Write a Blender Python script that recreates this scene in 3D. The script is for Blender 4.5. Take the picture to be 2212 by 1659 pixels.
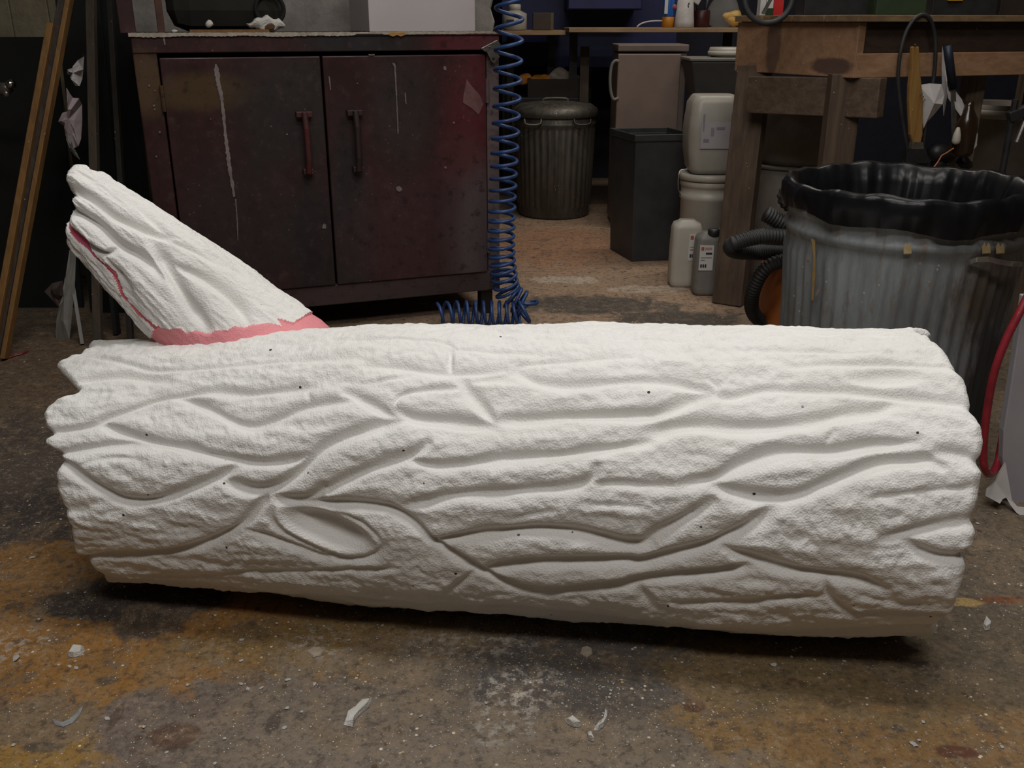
import bpy, bmesh, math, random
import numpy as np
from mathutils import Vector, Matrix

# ------------------------------------------------------------------ scene, camera, light
for o in list(bpy.data.objects): bpy.data.objects.remove(o)
SC = bpy.context.scene
COL = SC.collection
W_PX, H_PX, F_PX, CAM_H = 2212, 1659, 2037.0, 0.92
PITCH = math.atan(784 / 2037.0)
cam_d = bpy.data.cameras.new('camera'); cam = bpy.data.objects.new('camera', cam_d); COL.objects.link(cam)
cam.location = (0, 0, CAM_H); cam.rotation_euler = (math.pi/2 - PITCH, 0, 0)
cam_d.sensor_width = 36; cam_d.lens = 36 * F_PX / W_PX; cam_d.clip_start = .05
SC.camera = cam
world = bpy.data.worlds.new('world'); SC.world = world; world.use_nodes = True
world.node_tree.nodes['Background'].inputs[0].default_value = (.9, .85, .8, 1)
world.node_tree.nodes['Background'].inputs[1].default_value = .02
SC.view_settings.view_transform = 'Standard'; SC.view_settings.look = 'None'
SC.view_settings.exposure = 0.12; SC.view_settings.gamma = 1; SC.view_settings.use_curve_mapping = False
def area(name, loc, sx, sy, power, col, rot=(0, 0, 0)):
    l = bpy.data.lights.new(name, 'AREA'); l.shape = 'RECTANGLE'; l.size = sx; l.size_y = sy; l.energy = power; l.color = col
    o = bpy.data.objects.new(name, l); o.location = loc; o.rotation_euler = rot; COL.objects.link(o); return o
# ceiling strip lights of the workshop
area('ceiling_strip_light', (.1, 1.15, 2.6), 1.5, .35, 22, (1, .985, .955))
area('ceiling_strip_light', (.1, -.15, 2.6), 1.5, .35, 27, (1, .965, .92))
area('ceiling_strip_light', (.9, 2.35, 2.6), 1.5, .30, 10, (1, .95, .88))
area('ceiling_strip_light', (.9, 4.1, 2.6), 1.5, .30, 18, (1, .92, .82))

# ------------------------------------------------------------------ small tools
CP, SP = math.cos(PITCH), math.sin(PITCH)
def ray(px, py):
    a, b = (px - W_PX/2)/F_PX, -(py - H_PX/2)/F_PX
    return Vector((a, CP + b*SP, -SP + b*CP))
def at(px, py, y=None, z=None):
    """world point seen at a pixel of the photograph, at distance y from the camera or at height z"""
    d = ray(px, py); t = y/d.y if y is not None else (z - CAM_H)/d.z
    return Vector((0, 0, CAM_H)) + d*t
def onplane(px, py, o, n):
    d = ray(px, py); c = Vector((0, 0, CAM_H))
    return c + d*((Vector(o) - c).dot(n)/d.dot(n))
R = random.Random(7)

class MB:
    def __init__(s): s.v = []; s.f = []
    def add(s, v, f):
        n = len(s.v); s.v += [tuple(p) for p in v]; s.f += [tuple(i + n for i in q) for q in f]; return s
    def box(s, c, d, rot=None):
        c = Vector(c); p = []
        for z in (-1, 1):
            for y in (-1, 1):
                for x in (-1, 1):
                    q = Vector((x*d[0]/2, y*d[1]/2, z*d[2]/2)); p.append(c + (rot @ q if rot else q))
        return s.add(p, [(0,2,3,1),(4,5,7,6),(0,1,5,4),(2,6,7,3),(0,4,6,2),(1,3,7,5)])
    def lohi(s, lo, hi): return s.box([(a+b)/2 for a, b in zip(lo, hi)], [b-a for a, b in zip(lo, hi)])
    def beam(s, a, b, w, h, up=(0, 0, 1)):
        a, b = Vector(a), Vector(b); ax = (b-a).normalized(); sx = ax.cross(Vector(up)).normalized(); sy = sx.cross(ax)
        p = [e + sx*(i*w/2) + sy*(j*h/2) for e in (a, b) for i, j in ((-1,-1),(1,-1),(1,1),(-1,1))]
        return s.add(p, [(0,3,2,1),(4,5,6,7),(0,1,5,4),(1,2,6,5),(2,3,7,6),(3,0,4,7)])
    def prism(s, poly, z0, z1):
        n = len(poly); p = [(x, y, z0) for x, y in poly] + [(x, y, z1) for x, y in poly]
        return s.add(p, [tuple(range(n))[::-1], tuple(range(n, 2*n))] + [(i, (i+1) % n, n+(i+1) % n, n+i) for i in range(n)])
    def slab(s, pts, off):
        """flat outline given as 3-D points, thickened by the vector off"""
        n = len(pts); off = Vector(off); p = [Vector(q) for q in pts]; p += [q + off for q in p]
        return s.add(p, [tuple(range(n))[::-1], tuple(range(n, 2*n))] + [(i, (i+1) % n, n+(i+1) % n, n+i) for i in range(n)])
    def tube(s, path, r, n=8, close=False):
        path = [Vector(p) for p in path]; m = len(path); rings = []; prev = None
        for i, p in enumerate(path):
            a = path[i-1] if (i or close) else p; b = path[(i+1) % m] if (i < m-1 or close) else p
            t = (b-a).normalized()
            if prev is None: u = t.orthogonal().normalized()
            else: u = (prev - t*prev.dot(t)).normalized()
            prev = u; w = t.cross(u); rr = r[i] if isinstance(r, (list, tuple)) else r
            rings.append([p + (u*math.cos(k*2*math.pi/n) + w*math.sin(k*2*math.pi/n))*rr for k in range(n)])
        v = [q for g in rings for q in g]; f = []
        for i in range(m if close else m-1):
            j = (i+1) % m
            for k in range(n): f.append((i*n+k, i*n+(k+1) % n, j*n+(k+1) % n, j*n+k))
        if not close: f += [tuple(range(n))[::-1], tuple(range((m-1)*n, m*n))]
        return s.add(v, f)
    def lathe(s, prof, n=32, c=(0, 0, 0), mod=None, axis=None, close=False):
        """prof: (radius, height) pairs; mod(i, angle) changes the radius"""
        c = Vector(c); v = []; f = []; m = len(prof)
        rot = Vector((0, 0, 1)).rotation_difference(Vector(axis)).to_matrix() if axis else None
        for i, (r, z) in enumerate(prof):
            for k in range(n):
                a = k*2*math.pi/n; rr = r + (mod(i, a) if mod else 0)
                q = Vector((rr*math.cos(a), rr*math.sin(a), z)); v.append(c + (rot @ q if rot else q))
        for i in range(m if close else m-1):
            j = (i+1) % m
            for k in range(n): f.append((i*n+k, i*n+(k+1) % n, j*n+(k+1) % n, j*n+k))
        if not close: f += [tuple(range(n))[::-1], tuple(range((m-1)*n, m*n))]
        return s.add(v, f)
    def grid(s, P, thick=None):
        """P[i][j] points; thickened by the vector thick"""
        a, b = len(P), len(P[0]); v = [Vector(p) for r in P for p in r]
        f = [(i*b+j, i*b+j+1, (i+1)*b+j+1, (i+1)*b+j) for i in range(a-1) for j in range(b-1)]
        if thick is not None:
            n = len(v); t = Vector(thick); v += [p + t for p in v]; f += [tuple(q + n for q in g[::-1]) for g in f]
            rim = [j for j in range(b)] + [i*b+b-1 for i in range(1, a)] + [(a-1)*b+j for j in range(b-2, -1, -1)] + [i*b for i in range(a-2, 0, -1)]
            f += [(rim[i], rim[(i+1) % len(rim)], n+rim[(i+1) % len(rim)], n+rim[i]) for i in range(len(rim))]
        return s.add(v, f)
    def blob(s, c, r, seed=0, rough=.25, sub=2, squash=(1, 1, 1)):
        bm = bmesh.new(); bmesh.ops.create_icosphere(bm, subdivisions=sub, radius=1); rr = random.Random(seed)
        k = [Vector((rr.uniform(-3, 3), rr.uniform(-3, 3), rr.uniform(-3, 3))) for _ in range(6)]
        ph = [rr.uniform(0, 6) for _ in k]
        v = []
        for x in bm.verts:
            e = 1 + rough*sum(math.sin(q.dot(x.co) + h) for q, h in zip(k, ph))/3
            v.append(Vector(c) + Vector((x.co.x*squash[0], x.co.y*squash[1], x.co.z*squash[2]))*r*e)
        f = [tuple(q.index for q in g.verts) for g in bm.faces]; bm.free()
        return s.add(v, f)

def pmat(o):
    m = Matrix.Identity(4)
    while o: m = o.matrix_basis @ m; o = o.parent
    return m
def build(name, mb, mat, parent=None, smooth=False, bevel=0, local=False, recalc=True):
    me = bpy.data.meshes.new(name)
    v = mb.v
    if parent is not None and not local:
        inv = pmat(parent).inverted(); v = [inv @ Vector(p) for p in v]
    me.from_pydata([tuple(p) for p in v], [], mb.f)
    if recalc:
        bm = bmesh.new(); bm.from_mesh(me); bmesh.ops.recalc_face_normals(bm, faces=bm.faces); bm.to_mesh(me); bm.free()
    if smooth: me.shade_smooth()
    o = bpy.data.objects.new(name, me); COL.objects.link(o); me.materials.append(mat)
    if parent is not None: o.parent = parent
    if bevel:
        b = o.modifiers.new('bevel', 'BEVEL'); b.width = bevel; b.segments = 2; b.limit_method = 'ANGLE'; b.angle_limit = .6
    return o
def tag(o, label, cat, group=None):
    o['label'] = label; o['category'] = cat
    if group: o['group'] = group
    return o
def thing(name, label, cat, loc=(0, 0, 0), rotz=0, group=None):
    o = bpy.data.objects.new(name, None); COL.objects.link(o); o.empty_display_size = .05
    o.location = loc; o.rotation_euler = (0, 0, rotz); return tag(o, label, cat, group)
def single(name, mb, mat, label, cat, group=None, **k):
    """a thing that is one mesh, with its origin at its base"""
    xs = np.array([tuple(p) for p in mb.v]); c = Vector(((xs[:, 0].min()+xs[:, 0].max())/2, (xs[:, 1].min()+xs[:, 1].max())/2, xs[:, 2].min()))
    mb.v = [Vector(p) - c for p in mb.v]
    o = build(name, mb, mat, **k); o.location = c
    return tag(o, label, cat, group)
def struct(name, mb, mat, **k):
    o = build(name, mb, mat, **k); o['kind'] = 'structure'; return o

# ------------------------------------------------------------------ materials
class NT:
    def __init__(s, name):
        s.m = bpy.data.materials.new(name); s.m.use_nodes = True; s.t = s.m.node_tree; s.n = s.t.nodes
        s.b = s.n['Principled BSDF']; s.co = s.n.new('ShaderNodeTexCoord').outputs['Object']
    def lk(s, a, b): s.t.links.new(a, b)
    def val(s, sock, v):
        if hasattr(v, 'is_output') or isinstance(v, bpy.types.NodeSocket): s.lk(v, sock)
        else: sock.default_value = (*v, 1) if isinstance(v, tuple) and len(v) == 3 and sock.type == 'RGBA' else v
    def noise(s, scale, detail=4, rough=.6, vec=None, dist=0, stretch=None):
        n = s.n.new('ShaderNodeTexNoise'); n.inputs['Scale'].default_value = scale; n.inputs['Detail'].default_value = detail
        n.inputs['Roughness'].default_value = rough; n.inputs['Distortion'].default_value = dist
        v = vec or s.co
        if stretch:
            mp = s.n.new('ShaderNodeMapping'); mp.inputs['Scale'].default_value = stretch; s.lk(v, mp.inputs[0]); v = mp.outputs[0]
        s.lk(v, n.inputs['Vector']); return n.outputs['Fac']
    def voro(s, scale, rnd=1, vec=None, out='Distance', feat='F1'):
        n = s.n.new('ShaderNodeTexVoronoi'); n.feature = feat; n.inputs['Scale'].default_value = scale; n.inputs['Randomness'].default_value = rnd
        s.lk(vec or s.co, n.inputs['Vector']); return n.outputs[out]
    def ramp(s, x, lo, hi, a=0., b=1., smooth=True):
        n = s.n.new('ShaderNodeMapRange'); n.interpolation_type = 'SMOOTHSTEP' if smooth else 'LINEAR'
        s.val(n.inputs[0], x); n.inputs[1].default_value = lo; n.inputs[2].default_value = hi; n.inputs[3].default_value = a; n.inputs[4].default_value = b
        return n.outputs[0]
    def math(s, op, a, b=0.):
        n = s.n.new('ShaderNodeMath'); n.operation = op; s.val(n.inputs[0], a); s.val(n.inputs[1], b); return n.outputs[0]
    def mix(s, f, a, b, mode='MIX'):
        n = s.n.new('ShaderNodeMix'); n.data_type = 'RGBA'; n.blend_type = mode
        s.val(n.inputs[0], f); s.val(n.inputs[6], a); s.val(n.inputs[7], b); return n.outputs[2]
    def blobmask(s, c, r, wob, edge=.35, k=.5):
        """soft-edged patch with a ragged outline around point c with radii r; wob: a noise output"""
        a = s.n.new('ShaderNodeVectorMath'); a.operation = 'SUBTRACT'; s.lk(s.co, a.inputs[0]); a.inputs[1].default_value = c
        d = s.n.new('ShaderNodeVectorMath'); d.operation = 'DIVIDE'; s.lk(a.outputs[0], d.inputs[0]); d.inputs[1].default_value = r
        l = s.n.new('ShaderNodeVectorMath'); l.operation = 'LENGTH'; s.lk(d.outputs[0], l.inputs[0])
        w = s.math('MULTIPLY', s.math('SUBTRACT', wob, .5), 2*k)
        return s.ramp(s.math('ADD', l.outputs['Value'], w), 1 + edge/2, 1 - edge/2)
    def done(s, col, rough=.6, metal=0., bump=None, bstr=.3, bdist=.002, **k):
        s.val(s.b.inputs['Base Color'], col); s.val(s.b.inputs['Roughness'], rough); s.val(s.b.inputs['Metallic'], metal)
        for kk, v in k.items(): s.val(s.b.inputs[kk.replace('_', ' ')], v)
        if bump is not None:
            n = s.n.new('ShaderNodeBump'); n.inputs['Strength'].default_value = bstr; n.inputs['Distance'].default_value = bdist
            s.lk(bump, n.inputs['Height']); s.lk(n.outputs[0], s.b.inputs['Normal'])
        return s.m
def plain(name, c1, c2=None, scale=12, rough=.6, metal=0., stretch=None, specks=None, bstr=.2, **k):
    t = NT(name); n = t.noise(scale, 5, .65, stretch=stretch)
    c2 = c2 or tuple(x*.7 for x in c1)
    col = t.mix(t.ramp(n, .3, .7), c2, c1)
    if specks: col = t.mix(t.math('MULTIPLY', t.ramp(t.voro(specks[0]), specks[1], specks[1]*.6), t.ramp(t.noise(6), .45, .6)), col, specks[2])
    return t.done(col, rough, metal, n, bstr, **k)
# carved lines and outlines of the log, in metres along its axis and degrees around it
LOG_A=(-.68,1.5006,.2170);LOG_B=(.6443,1.3328,.2416);LOG_RA=.2155;LOG_RB=.2416
LOG_TOP=[-0.0284,-0.0265,-0.0242,-0.0233,-0.0221,-0.0191,-0.0146,-0.0099,-0.005,0.,0.0044,0.0069,0.0072,0.0057,0.0032,0.0012,0.001,0.003,0.0052,0.0057,0.0046,0.0028,0.0012,0.,-0.001,-0.002,-0.0029,-0.0035,-0.0038,-0.0039]
LOG_BOT=[0.0069,0.0057,0.0049,0.0049,0.005,0.0051,0.0053,0.0057,0.0061,0.0066,0.0072,0.0079,0.0085,0.0091,0.0093,0.0091,0.0086,0.0081,0.0076,0.0071,0.0066,0.006,0.0054,0.0048,0.0036,0.0012,-0.0022,-0.0068,-0.0132,-0.0192]
LOG_LEFT=[-0.0065,-0.0078,-0.0057,0.004,0.0112,0.0097,0.0037,0.0017,0.0093,0.0135,0.0112,0.0027,0.0025,0.0022,-0.0003,0.0041,-0.0098,-0.0139,-0.0077,-0.0109,-0.0023,0.0006,0.0001,0.0057,0.0071,-0.0008,0.0008,-0.0061,-0.0111,-0.0094,-0.008,-0.0033,-0.0039,-0.0027,-0.0048,-0.0101,-0.0153,-0.009,-0.0125,-0.0012,0.0091,-0.002,0.0049,-0.0064,-0.0099,0.0004,-0.0109,-0.0066,-0.0081,-0.0035,0.0006,0.0054,0.0012,-0.0052,-0.0035,0.,0.0083,0.0222,0.0296,0.0266,0.0279,0.0127,0.0092,0.0083,0.0119,0.0149,0.0175,0.0195,0.021,0.022,0.0223,0.0216,0.0204,0.0187,0.0182,0.0199,0.0213,0.0132,0.0034,0.0059,0.0083,0.0106,0.0126,0.0146,0.0163,0.0179,0.0184,0.018,0.0174,0.0166,0.0156,0.0133,0.0107,0.0078,0.0056,0.006,0.0062,0.0063,0.0084,0.0122,0.0132,0.0105,0.0075,-0.0049,-0.0174,-0.0194,-0.0135,-0.0164,-0.0247,-0.0285,-0.0321,-0.0358,-0.0352,-0.0341,-0.025,-0.0159,-0.0063,0.0049,0.0073,-0.0006,-0.0084,-0.0162,-0.0239,-0.0315,-0.0389,-0.0455,-0.0521,-0.0587,-0.0648,-0.0613,-0.0583,-0.0376,-0.038,-0.0386,-0.0396,-0.041,-0.0426,-0.0445,-0.0467,-0.0492,-0.0519,-0.0548,-0.058,-0.0615,-0.0653,0.0143,0.0121,0.0067,0.0209,0.0113,-0.0032,-0.,-0.0094,-0.0016,0.0035,0.0043,0.0055,-0.0044,-0.005,-0.0026,0.0041,0.0091,0.0091,0.0022,-0.0026,-0.0092,-0.0077,-0.0104,-0.0012,0.0069,0.0052,0.0181,0.0151,-0.0014,0.0007,-0.0058,-0.0093,0.0021,0.0037,0.0056]
LOG_RIGHT=[1.3223,1.3211,1.3232,1.3329,1.3401,1.3385,1.3325,1.3306,1.3382,1.3423,1.3401,1.3316,1.3314,1.331,1.3285,1.3329,1.3191,1.3149,1.3211,1.318,1.3266,1.3294,1.3289,1.3345,1.3359,1.328,1.3297,1.3227,1.3177,1.3195,1.3209,1.3256,1.3249,1.3261,1.324,1.3188,1.3135,1.3199,1.3163,1.3276,1.338,1.3269,1.3338,1.3224,1.319,1.3292,1.3179,1.3222,1.3208,1.3254,1.3294,1.3343,1.3301,1.3236,1.3253,1.3289,1.3372,1.351,1.3584,1.3554,1.3568,1.3416,1.338,1.3474,1.345,1.3427,1.3405,1.3385,1.3366,1.3347,1.3329,1.3309,1.3294,1.3295,1.33,1.3308,1.3316,1.3322,1.3326,1.3325,1.3326,1.3329,1.3326,1.3323,1.3322,1.3323,1.3326,1.3329,1.3329,1.333,1.3298,1.3261,1.3311,1.3377,1.3385,1.3394,1.3367,1.3333,1.3349,1.3371,1.3394,1.3407,1.3422,1.3432,1.3437,1.3442,1.3413,1.3399,1.345,1.3475,1.3488,1.3486,1.3476,1.3468,1.3453,1.341,1.3393,1.341,1.3409,1.3409,1.3406,1.3398,1.3392,1.3363,1.3326,1.3335,1.333,1.3322,1.3316,1.3312,1.3286,1.3256,1.3229,1.3207,1.3189,1.3174,1.3161,1.3153,1.3149,1.315,1.3155,1.3165,1.3179,1.3197,1.3366,1.3432,1.3409,1.3356,1.3498,1.3402,1.3256,1.3288,1.3194,1.3272,1.3323,1.3332,1.3343,1.3245,1.3239,1.3262,1.333,1.338,1.3379,1.3311,1.3263,1.3196,1.3211,1.3185,1.3276,1.3358,1.334,1.347,1.3439,1.3274,1.3295,1.3231,1.3196,1.3309,1.3325,1.3345]
LOG_GROOVES=[
 ([(-0.01,59.3),(0.031,62.8),(0.075,64.8),(0.12,62.8),(0.152,61.3)],9,9),
 ([(-0.017,78.9),(0.065,72.4),(0.12,67.3),(0.173,67.8),(0.289,68.8),(0.377,67.8),(0.454,67.3)],5,4),
 ([(-0.029,31.8),(-0.01,32.8),(0.058,36.3),(0.07,39.3),(0.103,43.8),(0.137,49.3),(0.163,52.3),(0.204,53.8),(0.231,55.8),(0.272,53.8),(0.301,52.3),(0.336,53.3),(0.402,53.8)],7,9),
 ([(0.181,51.3),(0.212,49.3),(0.247,44.8),(0.276,40.8),(0.307,37.8),(0.329,37.8),(0.346,39.3),(0.372,42.3),(0.397,45.3),(0.425,46.8),(0.469,47.8)],7,9),
 ([(0.397,53.3),(0.406,46.8)],4,4),
 ([(0.072,36.8),(0.113,33.3),(0.156,30.3),(0.2,28.8),(0.243,26.8),(0.286,24.8),(0.327,23.3),(0.366,23.8),(0.394,25.3),(0.416,27.3)],8,11),
 ([(-0.021,23.8),(0.005,23.8),(0.032,24.8),(0.074,27.3),(0.118,28.8),(0.158,29.3)],9,9),
 ([(0.048,18.3),(0.062,20.8),(0.086,22.8),(0.122,23.3),(0.147,22.8)],4,4),
 ([(-0.004,23.3),(0.012,21.3),(0.036,17.8),(0.062,13.3),(0.092,8.8),(0.116,5.8),(0.149,5.3),(0.19,7.8),(0.226,11.8),(0.26,15.8),(0.279,17.8),(0.295,21.3),(0.31,23.8)],8,11),
 ([(0.279,16.3),(0.3,14.3),(0.325,12.8),(0.349,13.3),(0.375,16.3),(0.402,21.3),(0.418,25.8),(0.435,30.3),(0.457,33.3),(0.49,36.8),(0.529,39.8),(0.552,41.8)],9,12),
 ([(0.324,12.3),(0.349,11.3),(0.334,6.3),(0.31,-0.8),(0.288,-4.8),(0.257,-9.8),(0.216,-15.3),(0.168,-19.8),(0.108,-22.3),(0.056,-24.8),(0.02,-27.3),(-0.002,-28.3)],8,10),
 ([(0.355,10.3),(0.38,9.3),(0.408,9.8),(0.42,11.3),(0.438,15.3),(0.437,13.8),(0.466,18.3),(0.507,23.3),(0.546,26.8),(0.569,28.8),(0.589,32.8)],9,11),
 ([(0.356,6.3),(0.351,2.3),(0.358,-2.3),(0.38,-6.3),(0.409,-10.8),(0.44,-14.3),(0.469,-16.3)],6,6),
 ([(0.305,-4.3),(0.334,-5.8),(0.368,-8.8),(0.397,-12.3),(0.428,-15.8),(0.433,-13.3),(0.457,-15.8),(0.486,-14.8),(0.509,-11.8),(0.524,-7.3)],6,7),
 ([(0.084,-37.8),(0.207,-34.3),(0.303,-26.3),(0.36,-25.8),(0.468,-19.3)],5,4),
 ([(0.485,62.8),(0.529,63.3),(0.565,61.8),(0.605,60.8),(0.623,61.3),(0.656,62.3),(0.69,63.8)],6,6),
 ([(0.605,73.4),(0.608,64.8),(0.613,60.3),(0.63,58.8)],4,6),
 ([(0.613,72.4),(0.665,72.9),(0.735,72.9)],3,3),
 ([(0.411,79.9),(0.517,78.4),(0.591,77.4),(0.613,72.9)],4,3),
 ([(0.714,62.8),(0.733,59.8),(0.759,57.8),(0.795,56.8),(0.834,57.8),(0.874,58.8),(0.903,59.3),(0.927,59.3),(0.954,58.3),(0.983,56.3),(0.993,54.8)],8,9),
 ([(0.714,62.8),(0.707,64.3),(0.726,67.3),(0.764,67.8),(0.832,69.3),(0.886,69.8)],4,4),
 ([(0.536,45.3),(0.536,48.8),(0.548,51.8),(0.575,53.3),(0.605,54.3),(0.637,55.3)],5,7),
 ([(0.637,56.8),(0.659,58.8),(0.692,59.8)],6,6),
 ([(0.627,59.3),(0.644,53.3),(0.663,48.3),(0.677,43.8),(0.69,40.8)],9,10),
 ([(0.459,51.3),(0.471,50.3),(0.493,47.8),(0.514,45.3),(0.528,43.3),(0.552,41.8)],8,10),
 ([(0.533,44.8),(0.541,44.3),(0.57,41.8),(0.611,41.8),(0.646,40.8),(0.687,40.3)],10,11),
 ([(0.685,41.8),(0.704,43.3),(0.731,43.3),(0.783,44.8),(0.836,45.3),(0.875,45.8),(0.903,46.3),(0.913,46.3),(0.94,48.8),(0.968,52.8),(0.993,54.8)],9,11),
 ([(0.558,26.8),(0.581,25.8),(0.606,24.8),(0.639,25.8),(0.682,27.8),(0.735,29.3),(0.772,30.3),(0.812,31.8),(0.85,33.3),(0.904,35.8),(0.927,40.8)],7,9),
 ([(0.558,9.8),(0.589,11.3),(0.623,14.3),(0.656,15.8),(0.695,16.3),(0.748,18.3),(0.788,19.3),(0.814,20.8),(0.829,23.3),(0.832,26.8)],7,9),
 ([(0.824,21.8),(0.834,20.8),(0.865,21.8),(0.904,21.3),(0.951,21.8)],6,6),
 ([(0.36,9.3),(0.406,8.3),(0.433,8.8),(0.437,8.8),(0.478,9.3),(0.521,8.8),(0.541,7.8),(0.56,5.3),(0.579,1.3),(0.594,-3.3),(0.617,-6.8),(0.637,-10.8),(0.661,-14.8),(0.685,-18.8),(0.706,-21.3),(0.733,-24.8),(0.774,-24.8),(0.815,-22.3),(0.868,-19.3),(0.894,-16.8),(0.947,-13.8),(1.004,-10.8),(1.033,-8.3),(1.053,-6.3)],8,11),
 ([(0.598,-3.8),(0.629,-2.3),(0.661,-0.3),(0.709,1.8),(0.762,3.8),(0.815,2.8),(0.846,1.3),(0.872,-0.8),(0.908,-0.3),(0.911,2.3),(0.944,8.3),(0.971,12.8),(0.992,16.8)],10,12),
 ([(0.666,-15.8),(0.694,-13.3),(0.735,-10.8),(0.788,-9.8),(0.841,-8.8),(0.88,-7.8),(0.894,-8.3),(0.904,-7.8),(0.945,-3.8),(0.987,0.3),(1.012,4.3),(1.04,8.3),(1.06,12.3),(1.076,16.3)],9,12),
 ([(0.661,-15.3),(0.646,-19.3),(0.62,-26.8),(0.605,-30.8)],7,6),
 ([(0.418,3.8),(0.452,4.3),(0.478,3.3),(0.498,0.8),(0.514,-3.3),(0.517,-5.3)],5,5),
 ([(0.43,-22.3),(0.481,-19.8),(0.54,-17.8)],6,5),
 ([(0.56,59.3),(0.507,55.8),(0.466,54.3)],5,3),
 ([(0.709,6.3),(0.737,8.8),(0.776,11.3)],5,3),
 ([(0.814,13.8),(0.865,14.3),(0.906,13.3)],5,3),
 ([(0.993,53.8),(1.016,53.3),(1.043,55.8),(1.072,57.8),(1.108,57.3),(1.149,57.3),(1.177,57.8),(1.216,56.3),(1.256,55.3),(1.295,54.8),(1.343,52.3)],7,8),
 ([(0.993,54.8),(1.002,57.3),(0.988,60.8)],4,5),
 ([(0.894,37.8),(0.927,40.8),(0.949,42.3),(0.981,42.8),(1.023,42.3),(1.064,42.8),(1.105,43.8),(1.146,46.3),(1.173,48.8),(1.213,49.8),(1.24,52.8)],10,12),
 ([(0.951,21.8),(0.969,23.3),(0.997,24.8),(1.017,27.8),(1.041,30.8),(1.074,33.8),(1.103,34.8),(1.132,34.8),(1.156,34.8),(1.196,37.3),(1.235,38.3),(1.259,38.8)],9,11),
 ([(0.993,22.3),(1.021,20.3),(1.048,18.8),(1.081,18.8),(1.112,20.3),(1.137,23.8),(1.17,27.3),(1.196,30.3),(1.226,32.3),(1.252,32.8),(1.273,33.8),(1.29,31.3)],9,12),
 ([(1.081,18.3),(1.076,16.3)],8,10),
 ([(1.011,0.3),(1.031,-1.8),(1.057,-3.8),(1.088,-6.3),(1.125,-7.8),(1.166,-8.3),(1.201,-9.3),(1.235,-12.3)],8,10),
 ([(1.22,6.8),(1.245,8.8),(1.269,10.8),(1.3,12.8),(1.329,14.3),(1.345,14.8)],8,9),
 ([(1.247,7.3),(1.269,3.3),(1.295,1.3),(1.327,1.3),(1.345,2.3)],8,10),
 ([(0.896,-17.3),(0.904,-22.8),(0.922,-30.8)],7,7),
 ([(0.951,-26.3),(1.007,-24.8),(1.064,-22.8),(1.103,-19.3),(1.154,-17.8)],6,6),
 ([(1.154,-10.8),(1.16,-16.8),(1.177,-21.8),(1.197,-26.3),(1.232,-25.8),(1.273,-24.8),(1.343,-24.3)],6,7),
 ([(1.201,20.3),(1.247,22.3),(1.285,23.8),(1.348,25.3)],4,4),
 ([(1.286,35.3),(1.312,35.8),(1.329,34.3),(1.35,32.3)],8,9),
 ([(1.103,66.8),(1.154,68.8),(1.238,69.3),(1.334,68.8)],5,4),
 ([(1.122,87.4),(1.225,88.4),(1.322,90.9)],4,4),
 ([(1.059,75.4),(1.129,74.4),(1.228,74.4)],3,2.5),
 ([(0.836,81.9),(0.913,82.4),(0.98,79.9)],4,3),
 ([(1.142,35.3),(1.146,38.8),(1.154,41.3)],5,5),
 ([(1.334,68.8),(1.35,67.3)],6,6),
 ([(1.197,-15.8),(1.24,-18.3),(1.293,-17.8)],5,3)]
LOG_EYE=[(0.438, -2.3), (0.392, 1.3), (0.495, -7.3), (0.44, 4.8), (0.43, -8.3)]
LOG_HOLLOW=[(1.233, 63.8), (1.194, 64.8), (1.278, 64.3), (1.237, 67.8), (1.232, 60.3)]
BR_RA=0.1255;BR_RB=0.0565
BR_A=(-0.4224, 1.565, 0.3435);BR_B=(-0.7301, 1.565, 0.6552)
BR_TIP=[0.4013,0.4013,0.4013,0.4013,0.4013,0.4013,0.4013,0.4013,0.4013,0.4013,0.4013,0.4013,0.4013,0.4013,0.4013,0.4013,0.4013,0.4013,0.4013,0.4013,0.3953,0.3956,0.3943,0.3918,0.3897,0.3913,0.3864,0.3878,0.3856,0.3811,0.3795,0.3837,0.3794,0.3823,0.3876,0.3855,0.3785,0.3768,0.3756,0.3713,0.3699,0.3714,0.3731,0.371,0.3735,0.3775,0.3782,0.3781,0.3765,0.3754,0.3724,0.3723,0.3765,0.3789,0.3804,0.3871,0.391,0.3883,0.3892,0.388,0.3867,0.386,0.3902,0.3908,0.3927,0.3917,0.3946,0.3936,0.3978,0.3991,0.4013,0.4013,0.4013,0.4013,0.4013,0.4013,0.4013,0.4013,0.4013,0.402,0.4028,0.4036,0.4045,0.4053,0.4061,0.4069,0.4078,0.4079,0.4079,0.4079,0.4079,0.4079,0.4079,0.4079,0.4088,0.4115,0.4141,0.4168,0.4195,0.42,0.4201,0.4203,0.4205,0.4207,0.4209,0.4218,0.4289,0.4338,0.4371,0.4404,0.4437,0.447,0.4494,0.4502,0.4511,0.4519,0.4527,0.4535,0.4543,0.4552,0.456,0.4565,0.4567,0.4569,0.4572,0.4574,0.4576,0.4579,0.4581,0.4583,0.4586,0.4588,0.459,0.4593,0.4595,0.4598,0.46,0.4602,0.4605,0.4585,0.456,0.4535,0.451,0.4485,0.4446,0.4395,0.436,0.436,0.436,0.436,0.436,0.436,0.436,0.436,0.436,0.436,0.436,0.436,0.436,0.436,0.436,0.436,0.436,0.436,0.436,0.436,0.436,0.436,0.436,0.436,0.436,0.436,0.436,0.436,0.436,0.436,0.436,0.436,0.436,0.436]
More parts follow.
